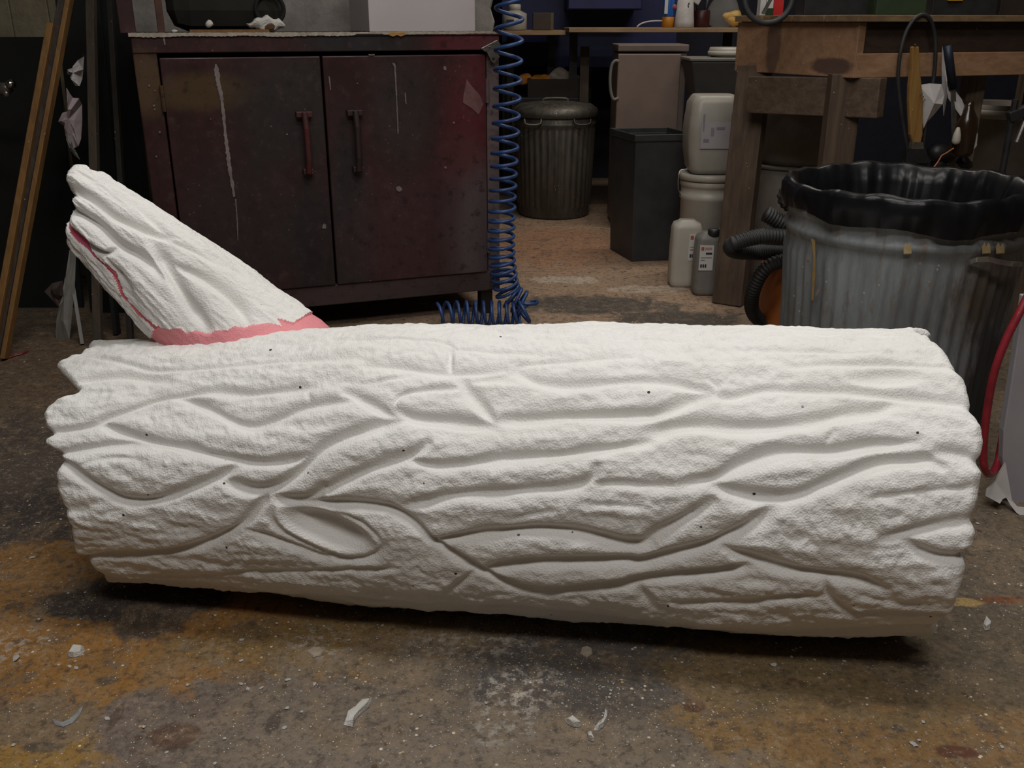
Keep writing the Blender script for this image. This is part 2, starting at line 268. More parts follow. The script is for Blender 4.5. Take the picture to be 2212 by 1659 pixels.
BR_GROOVES=[
 ([(0.438,22.8),(0.422,37.8),(0.399,42.8),(0.371,42.8),(0.349,43.3),(0.322,50.3),(0.295,56.8),(0.273,62.8)],8,9),
 ([(0.414,-12.8),(0.401,4.8),(0.383,12.3),(0.361,16.8),(0.34,14.8),(0.316,15.3),(0.285,23.3),(0.261,23.3),(0.235,20.3)],9,10),
 ([(0.401,-25.3),(0.377,-21.8),(0.346,-18.3),(0.321,-6.3),(0.317,10.3)],6,8),
 ([(0.317,-10.8),(0.285,-13.3),(0.263,-15.8)],7,7),
 ([(0.283,46.3),(0.265,43.3),(0.243,34.8),(0.214,26.8),(0.186,20.3),(0.159,16.8),(0.13,13.8)],11,12),
 ([(0.246,39.3),(0.224,44.3),(0.189,51.3),(0.155,51.8),(0.127,50.3),(0.104,46.3),(0.088,41.8)],8,8),
 ([(0.441,104.4),(0.399,86.4),(0.341,78.4),(0.288,66.8)],6,6),
 ([(0.271,60.8),(0.222,68.8),(0.171,74.4)],4,3)]
BR_BAND=[(-33.8, 0.19), (-25.8, 0.1864), (-14.8, 0.1715), (-5.8, 0.1607), (-4.8, 0.1481), (2.8, 0.1404), (8.3, 0.1236), (12.3, 0.1182), (16.3, 0.1182), (23.8, 0.1039), (30.8, 0.1003), (36.3, 0.0847), (40.8, 0.0835), (47.8, 0.071), (53.8, 0.062), (57.8, 0.0434), (61.3, 0.0572), (66.8, 0.0345), (81.9, 0.0279), (109.9, 0.0177)]
BR_SEAM=[(0.402, -28.3), (0.37, -27.8), (0.335, -25.8), (0.312, -21.3), (0.295, -21.8), (0.264, -33.3), (0.233, -34.3), (0.202, -29.8), (0.185, -26.8)]
# ------------------------------------------------------------------ the room
def floor_mat():
    t = NT('painted_concrete')
    w1 = t.noise(5, 6, .65); w2 = t.noise(17, 6, .7); w3 = t.noise(60, 5, .7); w4 = t.noise(9, 5, .6, dist=1.2)
    st = t.noise(26, 6, .7, stretch=(1, 2.2, 1))
    col = t.mix(t.ramp(w1, .35, .65), (.118, .092, .066), (.085, .070, .054))
    def patch(c, px, py, rx, ry, k=.8, edge=.5, f=1., w=None):
        nonlocal col
        p = at(px, py, z=0); m = t.blobmask((p.x, p.y, 0), (rx, ry, 1), w or w4, edge, k)
        if f < 1: m = t.math('MULTIPLY', m, f)
        col = t.mix(m, col, c)
    och = (.165, .085, .022); dark = (.028, .024, .024); pur = (.090, .072, .068); gry = (.075, .070, .066); tan = (.17, .125, .085)
    patch((.23, .165, .122), 1300, 560, 1.0, 1.2, .5, .8)
    patch((.24, .13, .08), 1200, 530, .30, .40, .8, .6, .8)
    patch((.055, .05, .047), 1280, 660, .30, .12, .9, .5)
    patch((.05, .046, .043), 1470, 690, .25, .10, .9, .5)
    patch((.34, .30, .26), 1230, 605, .12, .06, .8, .4, .8)
    patch((.34, .30, .26), 1400, 625, .14, .05, .9, .4, .7)
    patch((.085, .06, .042), 200, 800, .8, .35, .8, .6)
    patch((.045, .038, .034), 60, 1000, .35, .30, .9, .5)
    patch(dark, 60, 1130, .14, .16, .9, .5)
    patch(och, 330, 1480, .46, .27, 1.0, .35)
    patch(och, 620, 1430, .28, .10, 1.1, .4, .9)
    patch((.10, .072, .03), 850, 1390, .30, .10, .9, .5, .8)
    patch((.16, .095, .025), 80, 1620, .2, .10, .9, .4)
    patch(och, 40, 1250, .12, .12, .9, .4, .8)
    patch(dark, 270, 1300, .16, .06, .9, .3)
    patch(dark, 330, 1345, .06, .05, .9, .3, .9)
    patch(gry, 90, 1560, .10, .06, 1.0, .4, .6)
    patch(pur, 620, 1600, .27, .13, .8, .25)
    patch((.115, .098, .08), 1130, 1560, .45, .20, .9, .6, .8)
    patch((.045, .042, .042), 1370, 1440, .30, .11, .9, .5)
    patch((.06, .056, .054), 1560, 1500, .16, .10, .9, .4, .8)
    patch((.150, .093, .035), 1780, 1510, .22, .16, 1.0, .35, .85)
    patch((.125, .075, .03), 2060, 1600, .25, .12, .9, .4, .9)
    patch((.085, .066, .035), 1960, 1440, .35, .12, 1.0, .5, .8)
    patch((.07, .06, .048), 2100, 1350, .25, .2, .9, .6, .7)
    patch((.26, .19, .08), 2080, 1300, .045, .012, .9, .4, .9)
    patch((.12, .045, .018), 2160, 1296, .05, .014, .9, .4, .9)
    for px, py, rx, ry, c in ((370, 1590, .035, .025, (.045, .02, .013)), (1500, 1525, .016, .014, (.05, .022, .015)), (2070, 1625, .03, .013, (.045, .008, .008)),
                              (2000, 1440, .02, .012, (.03, .02, .02)), (1720, 1475, .014, .011, (.06, .03, .018)), (590, 1560, .01, .02, (.03, .025, .025)), (230, 1470, .018, .012, (.04, .035, .028)),
                              (250, 1550, .006, .03, (.05, .035, .028)), (100, 1615, .03, .01, (.03, .028, .025)), (1940, 1575, .01, .008, (.02, .02, .025)), (1820, 1520, .02, .012, (.07, .045, .02))):
        patch(c, px, py, rx, ry, .9, .5, .75, w2)
    # broken, scuffed surface over the large patches
    wm = t.noise(34, 8, .75); wl = t.noise(11, 8, .7, dist=.6)
    col = t.mix(t.math('MULTIPLY', t.ramp(wl, .50, .66), .5), col, (.14, .105, .068))
    col = t.mix(t.math('MULTIPLY', t.ramp(wl, .46, .34), .55), col, (.052, .044, .038))
    col = t.mix(t.math('MULTIPLY', t.ramp(wm, .52, .66), .6), col, (.20, .155, .108))
    col = t.mix(t.math('MULTIPLY', t.ramp(wm, .47, .36), .7), col, (.036, .030, .026))
    col = t.mix(t.math('MULTIPLY', t.ramp(w2, .52, .68), .55), col, (.055, .047, .04))
    col = t.mix(t.math('MULTIPLY', t.ramp(st, .60, .72), .5), col, (.20, .165, .125))
    col = t.mix(t.math('MULTIPLY', t.ramp(w3, .52, .64), .6), col, (.04, .033, .028))
    spots = t.voro(26); col = t.mix(t.math('MULTIPLY', t.ramp(t.math('ADD', spots, t.math('MULTIPLY', w3, .1)), .26, .17), t.ramp(w2, .5, .58)), col, (.05, .035, .026))
    s2 = t.voro(60); col = t.mix(t.math('MULTIPLY', t.ramp(s2, .17, .10), t.ramp(w4, .5, .62)), col, (.42, .40, .36))
    s3 = t.voro(150); col = t.mix(t.math('MULTIPLY', t.ramp(s3, .15, .08), t.ramp(w2, .42, .6)), col, (.5, .48, .45))
    s4 = t.voro(38); col = t.mix(t.math('MULTIPLY', t.ramp(s4, .10, .07), t.ramp(w1, .5, .6)), col, (.30, .20, .06))
    # white foam dust trodden into the middle of the floor
    for px, py, rx, ry in ((1010, 1390, .11, .045), (1150, 1480, .05, .05), (1090, 1540, .05, .07), (690, 1390, .05, .04), (30, 1390, .06, .05)):
        p = at(px, py, z=0); m = t.blobmask((p.x, p.y, 0), (rx, ry, 1), w2, .8, .9)
        col = t.mix(t.math('MULTIPLY', t.math('MULTIPLY', m, t.ramp(w3, .48, .62)), .28), col, (.5, .49, .47))
    wf = t.noise(110, 6, .75); col = t.mix(t.math('MULTIPLY', t.ramp(wf, .53, .66), .5), col, (.17, .135, .10)); col = t.mix(t.math('MULTIPLY', t.ramp(wf, .47, .36), .6), col, (.035, .029, .025))
    col = t.mix(1., col, (1.8, 1.69, 1.55), 'MULTIPLY')
    return t.done(col, t.ramp(w2, .3, .7, .55, .8), 0, t.math('ADD', w3, t.noise(140, 5, .7)), .5, .004, Specular_IOR_Level=.3)
M = {}
M['floor'] = floor_mat()
def wall_mat(name, c, scale=5):
    t = NT(name); n = t.noise(scale, 6, .7); f = t.noise(70, 4, .6)
    return t.done(t.mix(t.ramp(n, .35, .7), tuple(x*.65 for x in c), c), .8, 0, t.math('ADD', f, n), .5, .004)
M['wall'] = wall_mat('dingy_wall_paint', (.25, .22, .18)); M['block'] = wall_mat('white_block_wall', (.42, .38, .35), 8)
M['beige'] = wall_mat('beige_wall', (.32, .27, .18)); M['ceil'] = wall_mat('ceiling_paint', (.35, .33, .30)); M['darkwall'] = wall_mat('dark_blue_wall', (.012, .014, .03))
struct('floor', MB().lohi((-4, -2.6, -.1), (4.2, 6.6, 0)), M['floor'])
struct('ceiling', MB().lohi((-4, -2.6, 2.75), (4.2, 6.6, 2.85)), M['ceil'])
struct('wall_back', MB().lohi((-4, 6.0, 0), (4.2, 6.15, 2.75)), M['darkwall'])
struct('wall_left', MB().lohi((-4.1, -2.6, 0), (-4, 6.6, 2.75)), M['wall'])
struct('wall_right', MB().lohi((4.2, -2.6, 0), (4.3, 6.6, 2.75)), M['wall'])
struct('wall_front', MB().lohi((-4, -2.7, 0), (4.2, -2.6, 2.75)), M['wall'])
# partition that ends beside the cabinet, of rough painted blocks
px_end = at(1062, 40, y=3.62).x
wp = MB()
rows = 14
P = [[(-4, 3.62, 0)]]
edge = []
for i in range(61):
    z = 2.75*i/60; edge.append((px_end + R.uniform(-.008, .008), z))
wp.slab([(-4, 3.62, 0)] + [(x, 3.62, z) for x, z in edge] + [(-4, 3.62, 2.75)], (0, .2, 0))
struct('wall_partition', wp, M['block'])

# ------------------------------------------------------------------ foam log
def fnoise(shape, sig, seed):
    r = np.random.default_rng(seed).normal(size=shape); k = np.fft.rfft2(r)
    fy = np.fft.fftfreq(shape[0])[:, None]; fx = np.fft.rfftfreq(shape[1])[None, :]
    sy, sx = sig if isinstance(sig, tuple) else (sig, sig)
    k *= np.exp(-2*(math.pi**2)*((fy*sy)**2 + (fx*sx)**2)); o = np.fft.irfft2(k, s=shape); return o/o.std()
class Relief:
    """height of a carved surface over (s along the axis, angle), from carved lines"""
    def __init__(s, s0, s1, ds, radius, seed, amp=1.):
        s.s0, s.ds = s0, ds; s.ns = int((s1-s0)/ds)+1; s.nt = 720; s.r = radius
        s.h = np.zeros((s.ns, s.nt)); s.wide = np.zeros((s.ns, s.nt))
        s.jit = 1 + .16*fnoise((s.ns, s.nt), 8, seed+9)
        s.seed = seed; s.amp = amp
        s.S = (s0 + ds*np.arange(s.ns))[:, None]; s.T = (-180 + .5*np.arange(s.nt))[None, :]
    def carve(s, line, w, d):
        w, d = w/1000, d/1000; k = math.radians(1)*s.r
        pts = np.array(line, float)
        if len(pts) < 2: return
        # smooth the line
        for _ in range(2):
            q = [pts[0]]
            for a, b in zip(pts[:-1], pts[1:]): q += [a*.75+b*.25, a*.25+b*.75]
            pts = np.array(q + [pts[-1]])
        seg = np.hypot(np.diff(pts[:, 0]), np.diff(pts[:, 1])*k); L = np.concatenate([[0], np.cumsum(seg)]); tot = L[-1]
        dist = np.full(s.h.shape, 9.); par = np.zeros(s.h.shape); m = 5*w
        for i in range(len(pts)-1):
            (a0, b0), (a1, b1) = pts[i], pts[i+1]
            i0 = max(0, int((min(a0, a1)-m-s.s0)/s.ds)); i1 = min(s.ns, int((max(a0, a1)+m-s.s0)/s.ds)+2)
            if i1 <= i0: continue
            j0 = int((min(b0, b1)-m/k+180)*2); j1 = int((max(b0, b1)+m/k+180)*2)+2
            jj = np.arange(j0, j1); Sg = s.S[i0:i1]; Tg = (-180+.5*jj)[None, :]
            dx, dy = a1-a0, (b1-b0)*k; l2 = dx*dx+dy*dy+1e-12
            u = np.clip(((Sg-a0)*dx + (Tg-b0)*k*dy)/l2, 0, 1)
            dd = np.hypot(Sg-a0-u*dx, (Tg-b0)*k-u*dy)
            jm = jj % s.nt; ix = np.ix_(np.arange(i0, i1), jm)
            old = dist[ix]; mk = dd < old
            dist[ix] = np.where(mk, dd, old); par[ix] = np.where(mk, L[i]+u*seg[i], par[ix])
        fade = np.clip(np.minimum(par, tot-par)/.03, 0, 1)*.55+.45
        x = dist/(w*s.jit)
        s.h = np.minimum(s.h, -d*fade*np.exp(-np.abs(x)**2.2))
        s.wide = np.minimum(s.wide, -d*.42*fade*np.exp(-(dist/(2.6*w))**1.4))
    def hollow(s, c, e1, e2, depth, p=3):
        k = math.radians(1)*s.r
        c, a, b = (np.array((q[0], q[1]*k)) for q in (c, e1, e2)); a = a-c; b = b-c
        A = np.linalg.inv(np.stack([a, b], 1)); X = s.S-c[0]; Y = s.T*k-c[1]
        u = A[0, 0]*X+A[0, 1]*Y; v = A[1, 0]*X+A[1, 1]*Y; rr = np.hypot(u, v)
        s.h = np.minimum(s.h, -depth*np.exp(-rr**p))
    def finish(s):
        sh = s.h.shape; a = s.amp
        # hacked ridges lie slantwise over the raised areas; grooves are smoother
        raised = np.clip(1 + (s.h+s.wide)/.006, .12, 1)
        n = .0011*fnoise(sh, (5, 2.2), s.seed) + .0006*fnoise(sh, 1.3, s.seed+1) + .0010*fnoise(sh, (16, 4), s.seed+2)
        s.tot = s.h + s.wide + a*n*raised + .0022*fnoise(sh, (40, 16), s.seed+3)
    def __call__(s, S, T):
        x = np.clip((S-s.s0)/s.ds, 0, s.ns-1.001); y = ((T+180)*2) % s.nt
        i = x.astype(int); j = y.astype(int) % s.nt; fx = x-i; fy = y-np.floor(y); j2 = (j+1) % s.nt
        h = s.tot
        return (h[i, j]*(1-fx)+h[i+1, j]*fx)*(1-fy) + (h[i, j2]*(1-fx)+h[i+1, j2]*fx)*fy
def mesh_np(name, V, Fc, mat, parent=None, smooth=True):
    me = bpy.data.meshes.new(name)
    if parent is not None: V = V - np.array(parent.location)
    Fc = np.asarray(Fc, np.int32); me.vertices.add(len(V)); me.vertices.foreach_set('co', np.ascontiguousarray(V, np.float32).ravel())
    me.loops.add(Fc.size); me.loops.foreach_set('vertex_index', Fc.ravel()); me.polygons.add(len(Fc))
    me.polygons.foreach_set('loop_start', np.arange(0, Fc.size, 4, dtype=np.int32)); me.polygons.foreach_set('loop_total', np.full(len(Fc), 4, np.int32))
    me.update(calc_edges=True); me.validate()
    if smooth: me.shade_smooth()
    o = bpy.data.objects.new(name, me); COL.objects.link(o); me.materials.append(mat)
    if parent is not None: o.parent = parent
    return o
def foam_mat(name, c1, c2, speck=True):
    t = NT(name); big = t.noise(5, 4, .6); b1 = t.voro(330); b2 = t.noise(160, 4, .7)
    col = t.mix(t.ramp(big, .35, .65), c2, c1)
    if speck:
        sp = t.voro(19); col = t.mix(t.math('MULTIPLY', t.ramp(sp, .052, .036), t.ramp(t.noise(11), .42, .5)), col, (.05, .045, .04))
    return t.done(col, .85, 0, t.math('ADD', b1, b2), .55, .0014, Specular_IOR_Level=.25)
M['foam'] = foam_mat('white_polystyrene', (.83, .82, .80), (.79, .775, .745)); M['pinkfoam'] = foam_mat('pink_foam', (.86, .35, .37), (.78, .28, .31), False)
M['pinkseam'] = foam_mat('magenta_foam', (.74, .15, .25), (.80, .22, .22), False)

lA, lB = np.array(LOG_A), np.array(LOG_B); lL = np.linalg.norm(lB-lA); lax = (lB-lA)/lL
ln1 = np.cross(lax, (0, 0, 1)); ln1 /= np.linalg.norm(ln1); ln2 = np.cross(ln1, lax)
rel = Relief(-.14, 1.46, .002, .23, 11)
for ln, w, d in LOG_GROOVES:
    rel.carve(ln, w, d)
    rel.carve([(1.33-s, a+184) for s, a in ln], w, d)             # the far side is carved in the same manner
for k, a0 in enumerate((101, 112, 124, 133, -44, -56, -67, -79)):
    rel.carve([(s, a0 + 3.5*math.sin(s*9+k*2.1) + 2*math.sin(s*23+k)) for s in np.arange(-.06+.05*(k % 3), 1.38, .05)], 7, 7)
rel.hollow(LOG_EYE[0], LOG_EYE[2], LOG_EYE[4], .030, 4)
rel.hollow(LOG_HOLLOW[0], LOG_HOLLOW[2], LOG_HOLLOW[4], .012, 4)
rel.finish()
NS, NTH = 720, 600
th = np.linspace(-180, 180, NTH, endpoint=False)
t2 = np.arange(-180, 180.1, 2.)
wrap = lambda a: np.array(list(a) + [a[0]])
sl = np.interp(th, t2, wrap(LOG_LEFT)); sr = np.interp(th, t2, wrap(LOG_RIGHT))
U = np.linspace(0, 1, NS)[:, None]
S = sl[None]*(1-U) + sr[None]*U; T = np.broadcast_to(th[None], S.shape)
tr = np.radians(T); st60 = np.linspace(-.05, 1.38, 60)[::2]
sn, cs = np.sin(tr), np.cos(tr)
wt = np.clip((sn-.25)/.6, 0, 1); wt = wt*wt*(3-2*wt)
wb = np.clip((-sn-.15)/.5, 0, 1)*np.clip((cs+.1)/.4, 0, 1)*np.clip((.97+sn)/.12, 0, 1)
rad = LOG_RA + (LOG_RB-LOG_RA)*S/lL + wt*np.interp(S, st60, LOG_TOP) + wb*np.interp(S, st60, LOG_BOT)
e = np.minimum(S-sl[None], sr[None]-S); rnd = np.clip(1-e/.014, 0, 1)
relief = rel(S, T)
rad = rad + relief + .0035 - .010*rnd**2.2
low = np.clip((-sn-.93)/.07, 0, 1); rad = rad - .004*low
pos = lA + S[..., None]*lax + (rad*cs)[..., None]*ln1 + (rad*sn)[..., None]*ln2
pos[..., 2] = np.maximum(pos[..., 2], .001)
V = [pos.reshape(-1, 3)]; Fq = []
idx = np.arange(NS*NTH).reshape(NS, NTH); nx = np.roll(idx, -1, 1)
Fq.append(np.stack([idx[:-1], idx[1:], nx[1:], nx[:-1]], -1).reshape(-1, 4))
base = NS*NTH
for end, ring, sgn in ((0, idx[0], 1), (1, idx[-1], -1)):           # sawn ends, slightly dished and rough
    prev = ring; cen = lA + lax*(lL*end); ph = pos[0 if end == 0 else -1]
    for q, kk in enumerate((.985, .955, .91, .8, .6, .4, .2, .05, .004)):
        pull = min(1, q/2)
        along = ((ph-lA) @ lax)*(1-pull) + (end*lL + sgn*.012)*pull
        rv = ph - lA - ((ph-lA) @ lax)[:, None]*lax
        axis_pt = np.zeros(3)
        rr = lA + along[:, None]*lax + rv*kk + lax*np.random.default_rng(q).normal(size=(NTH, 1))*.0006
        V.append(rr); cur = base + np.arange(NTH); base += NTH
        a, b = prev, np.roll(prev, -1); c, d = np.roll(cur, -1), cur
        Fq.append(np.stack([a, b, c, d] if end == 0 else [a, d, c, b], -1)); prev = cur
log = thing('foam_log', 'large carved white polystyrene log with a leaning branch stub, lying on the floor', 'log', (0, 1.42, 0))
trunk = mesh_np('trunk', np.concatenate(V), np.concatenate(Fq)[:, ::-1], M['foam'], log)

bA, bB = np.array(BR_A), np.array(BR_B); bL = np.linalg.norm(bB-bA); bax = (bB-bA)/bL
bn1 = np.array((0, -1., 0)); bn2 = np.cross(bax, bn1); bn2 = bn2*(1 if bn2[2] > 0 else -1)
brel = Relief(-.06, .54, .002, .085, 31, .8)
for ln, w, d in BR_GROOVES:
    brel.carve(ln, w*1.1, d*1.45); brel.carve([(s, a+190) for s, a in ln], w*1.1, d*1.45)
brel.finish()
NS2, NT2 = 260, 300
th = np.linspace(-180, 180, NT2, endpoint=False); tip = np.interp(th, t2, wrap(BR_TIP))
U = np.linspace(0, 1, NS2)[:, None]; S = -.03*(1-U) + tip[None]*U; T = np.broadcast_to(th[None], S.shape); tr = np.radians(T)
rad = BR_RA + (BR_RB-BR_RA)*np.clip(S, 0, 1)/bL
bt = np.array(BR_BAND); jr = np.random.default_rng(3); back = np.linspace(bt[-1, 0]+6, 325-6, 24)
xb = np.concatenate([bt[:, 0], back]); yb = np.concatenate([bt[:, 1], np.linspace(bt[-1, 1]+.01, bt[0, 1], 24) + jr.normal(size=24)*.006])
o_ = np.argsort(xb); xb, yb = xb[o_], yb[o_]
tw = (T - xb[0]) % 360 + xb[0]
bandS = np.interp(tw, np.append(xb, xb[0]+360), np.append(yb, yb[0]))
sm = np.array(BR_SEAM)[::-1]; seamT = np.interp(S, sm[:, 0], sm[:, 1]); seamW = 4.6 + 1.0*np.sin(S*70) + .7*np.sin(S*173)
sd = np.abs((T-seamT+180) % 360-180)*math.radians(1)*rad*1000
pink = S < bandS; seam = (sd < seamW) & ~pink & (S > .15)
e = tip[None]-S; rnd = np.clip(1-e/.014, 0, 1)
rad = rad + brel(S, T)*np.where(pink, .25, 1) - np.where(pink, .003, 0) - np.where(seam, .0025, 0) - .010*rnd**2
pos = bA + S[..., None]*bax + (rad*np.cos(tr))[..., None]*bn1 + (rad*np.sin(tr))[..., None]*bn2
idx = np.arange(NS2*NT2).reshape(NS2, NT2); nx = np.roll(idx, -1, 1)
Fb = np.stack([idx[:-1], idx[1:], nx[1:], nx[:-1]], -1).reshape(-1, 4)
fp = pink[:-1].reshape(-1); fs = seam[:-1].reshape(-1)
V = [pos.reshape(-1, 3)]; base = NS2*NT2; caps = []; prev = idx[-1]; ph = pos[-1]; cm = ph.mean(0)
for q, kk in enumerate((.95, .8, .6, .4, .2, .01)):
    rr = cm + (ph-cm)*kk + bax*(-.006*min(1, q/2)) + bax*np.random.default_rng(q+40).normal(size=(NT2, 1))*.0012
    V.append(rr); cur = base+np.arange(NT2); base += NT2
    caps.append(np.stack([prev, cur, np.roll(cur, -1), np.roll(prev, -1)], -1)); prev = cur
V = np.concatenate(V)
def sub(Fx):
    u, inv = np.unique(Fx, return_inverse=True); return V[u], inv.reshape(Fx.shape)
flip = -1 if np.dot(np.cross(bax, bn1), bn2) > 0 else 1
v_, f_ = sub(np.concatenate([Fb[~fp & ~fs]] + caps)); branch = mesh_np('branch', v_, f_[:, ::flip], M['foam'], log)
v_, f_ = sub(Fb[fp]); pb = mesh_np('glue_band', v_, f_[:, ::flip], M['pinkfoam'], branch); pb['label'] = 'pink foam band around the foot of the branch'
pb.location = (0, 0, 0)
v_, f_ = sub(Fb[fs]); ps = mesh_np('glue_seam', v_, f_[:, ::flip], M['pinkseam'], branch); ps['label'] = 'thin magenta seam along the underside of the branch'
for o in (pb, ps):                                                   # parented under the branch, whose own offset is the log's
    me = o.data; arr = np.empty(len(me.vertices)*3, np.float32); me.vertices.foreach_get('co', arr)
    arr = arr.reshape(-1, 3) - np.array(log.location); me.vertices.foreach_set('co', arr.ravel().astype(np.float32)); me.update()
# ------------------------------------------------------------------ more materials
def metal_mat(name, c, rough=.45, metal=.7, streak=True, stains=()):
    t = NT(name); n = t.noise(7, 6, .7, stretch=(1, 1, .25)); g = t.noise(45, 5, .7, stretch=(1, 1, .3)); sp = t.voro(55)
    col = t.mix(t.ramp(n, .3, .7), tuple(x*.45 for x in c), c)
    col = t.mix(t.math('MULTIPLY', t.ramp(g, .5, .68), .6), col, (.16, .11, .075))
    col = t.mix(t.math('MULTIPLY', t.ramp(sp, .16, .11), t.ramp(t.noise(9), .52, .62)), col, (.45, .42, .38))
    for cc, q, r in stains: col = t.mix(t.blobmask(q, r, g, .9, .9), col, cc)
    return t.done(col, t.ramp(g, .3, .7, rough-.1, rough+.2), metal, g, .25, .002)
def wood_mat(name, c, dark, ax='x', rough=.65, stains=()):
    t = NT(name); st = {'x': (1.2, 14, 14), 'y': (14, 1.2, 14), 'z': (14, 14, 1.2)}[ax]
    n = t.noise(4, 6, .65, stretch=st, dist=.4); g = t.noise(3, 4, .6); w = t.noise(14, 5, .7)
    col = t.mix(t.ramp(n, .3, .7), dark, c); col = t.mix(t.math('MULTIPLY', t.ramp(g, .5, .7), .5), col, tuple(x*.5 for x in dark))
    for cc, q, r in stains: col = t.mix(t.math('MULTIPLY', t.blobmask(q, r, w, .4, .5), .85), col, cc)
    sp = t.voro(45); col = t.mix(t.math('MULTIPLY', t.ramp(sp, .07, .05), t.ramp(w, .5, .56)), col, (.5, .46, .42))
    return t.done(col, rough, 0, n, .25, .002)
M['galv'] = metal_mat('galvanised_steel', (.22, .23, .24)); M['galv_far'] = metal_mat('dull_galvanised_steel', (.15, .14, .12), .5, .6)
M['steel'] = plain('bare_steel', (.45, .43, .40), (.25, .23, .21), 30, .35, .9)
M['chrome'] = plain('chrome', (.75, .75, .75), (.5, .5, .5), 20, .15, 1.)
M['blackplastic'] = plain('black_plastic', (.022, .022, .024), (.012, .012, .013), 20, .45)
M['bin'] = plain('charcoal_bin_plastic', (.040, .042, .044), (.026, .027, .028), 9, .5)
M['bag'] = plain('black_bag_film', (.008, .008, .009), (.005, .005, .006), 20, .3, Specular_IOR_Level=.22)
M['blackboard'] = plain('black_board', (.006, .006, .006), (.004, .004, .004), 6, .85)
M['hosering'] = plain('black_hose_rubber', (.030, .031, .032), (.018, .018, .018), 15, .6)
M['bluehose'] = plain('blue_polyurethane', (.028, .075, .22), (.018, .045, .15), 15, .4)
M['redhose'] = plain('red_rubber', (.30, .018, .03), (.2, .012, .02), 25, .45, specks=(120, .12, (.5, .4, .38)))
M['whiteplastic'] = plain('white_plastic', (.50, .47, .41), (.42, .39, .33), 7, .45)
M['milky'] = plain('milky_plastic', (.40, .375, .33), (.32, .295, .25), 5, .4)
M['greyplastic'] = plain('grey_plastic', (.21, .20, .18), (.16, .15, .135), 6, .5)
M['drum'] = plain('dusty_drum_plastic', (.22, .195, .16), (.14, .12, .10), 5, .6)
M['whitecard'] = plain('white_card', (.62, .56, .56), (.56, .51, .51), 3, .7)
M['paper'] = plain('white_paper', (.60, .56, .55), (.45, .42, .41), 8, .8)
M['label'] = plain('label_paper', (.60, .58, .56), (.54, .52, .5), 8, .7)
M['ink'] = plain('black_ink', (.03, .03, .035)); M['redink'] = plain('red_ink', (.42, .09, .08))
M['pine'] = wood_mat('raw_pine', (.34, .225, .12), (.24, .145, .07)); M['pine_edge'] = wood_mat('leaning_pine', (.25, .125, .035), (.17, .08, .022), 'z')
M['oldwood'] = wood_mat('old_grey_wood', (.13, .085, .055), (.07, .045, .03)); M['oldwood_z'] = wood_mat('old_leg_wood', (.12, .078, .05), (.065, .042, .028), 'z')
M['legside'] = wood_mat('leg_wood', (.17, .13, .09), (.10, .07, .05), 'z')
M['roughbark'] = wood_mat('rough_grey_timber', (.075, .058, .045), (.035, .027, .022), 'z', .85)
M['pole'] = wood_mat('dull_pole_wood', (.085, .062, .042), (.05, .036, .025), 'z', .8)
M['pole_dark'] = wood_mat('dark_pole_wood', (.026, .020, .014), (.016, .012, .009), 'z', .8)
M['blue'] = plain('blue_painted_steel', (.012, .018, .095), (.008, .011, .06), 5, .5)
M['orange_rag'] = plain('orange_rag', (.75, .32, .05), (.6, .22, .03), 18, .9); M['white_rag'] = plain('grey_white_rag', (.62, .54, .46), (.42, .35, .3), 18, .9)
M['darkbrown'] = plain('dark_brown_wood', (.035, .018, .012), (.02, .011, .008), 12, .6)
M['appliance'] = plain('cream_enamel', (.19, .145, .125), (.14, .105, .09), 4, .5)
M['yellow'] = plain('yellow_plastic', (.62, .36, .03), (.5, .27, .02), 15, .4); M['orange'] = plain('orange_plastic', (.42, .13, .03), (.3, .085, .02), 9, .5)
M['bluecan'] = plain('blue_can_paint', (.02, .12, .42), (.015, .09, .34), 12, .35); M['orangecap'] = plain('amber_cap', (.50, .20, .015), (.4, .15, .01), 12, .4)
M['darkred'] = plain('dark_red_pot', (.06, .012, .012), (.035, .008, .008), 12, .4); M['green'] = plain('green_plastic', (.028, .05, .02), (.02, .036, .014), 9, .5)
M['red'] = plain('red_print', (.55, .02, .02), (.45, .015, .015), 9, .5); M['navy'] = plain('navy_grip', (.012, .018, .035), (.008, .012, .022), 12, .5)
M['handlewood'] = wood_mat('varnished_brush_wood', (.34, .19, .06), (.24, .125, .035), 'z', .4)
t = NT('clear_bag_film'); M['clear'] = t.done((.85, .83, .8), .15, 0, t.noise(60, 3), .8, .004, Transmission_Weight=.85, IOR=1.1, Alpha=.6)
M['drip'] = plain('dried_paint_drip', (.25, .205, .195), (.15, .12, .115), 30, .6); M['crust'] = plain('crusted_white_paint', (.46, .41, .34), (.30, .26, .21), 60, .8)
M['fleck'] = plain('white_paint_fleck', (.20, .17, .165), (.12, .095, .09), 60, .6)
M['crumb'] = foam_mat('foam_crumb', (.62, .60, .57), (.52, .50, .46), False)

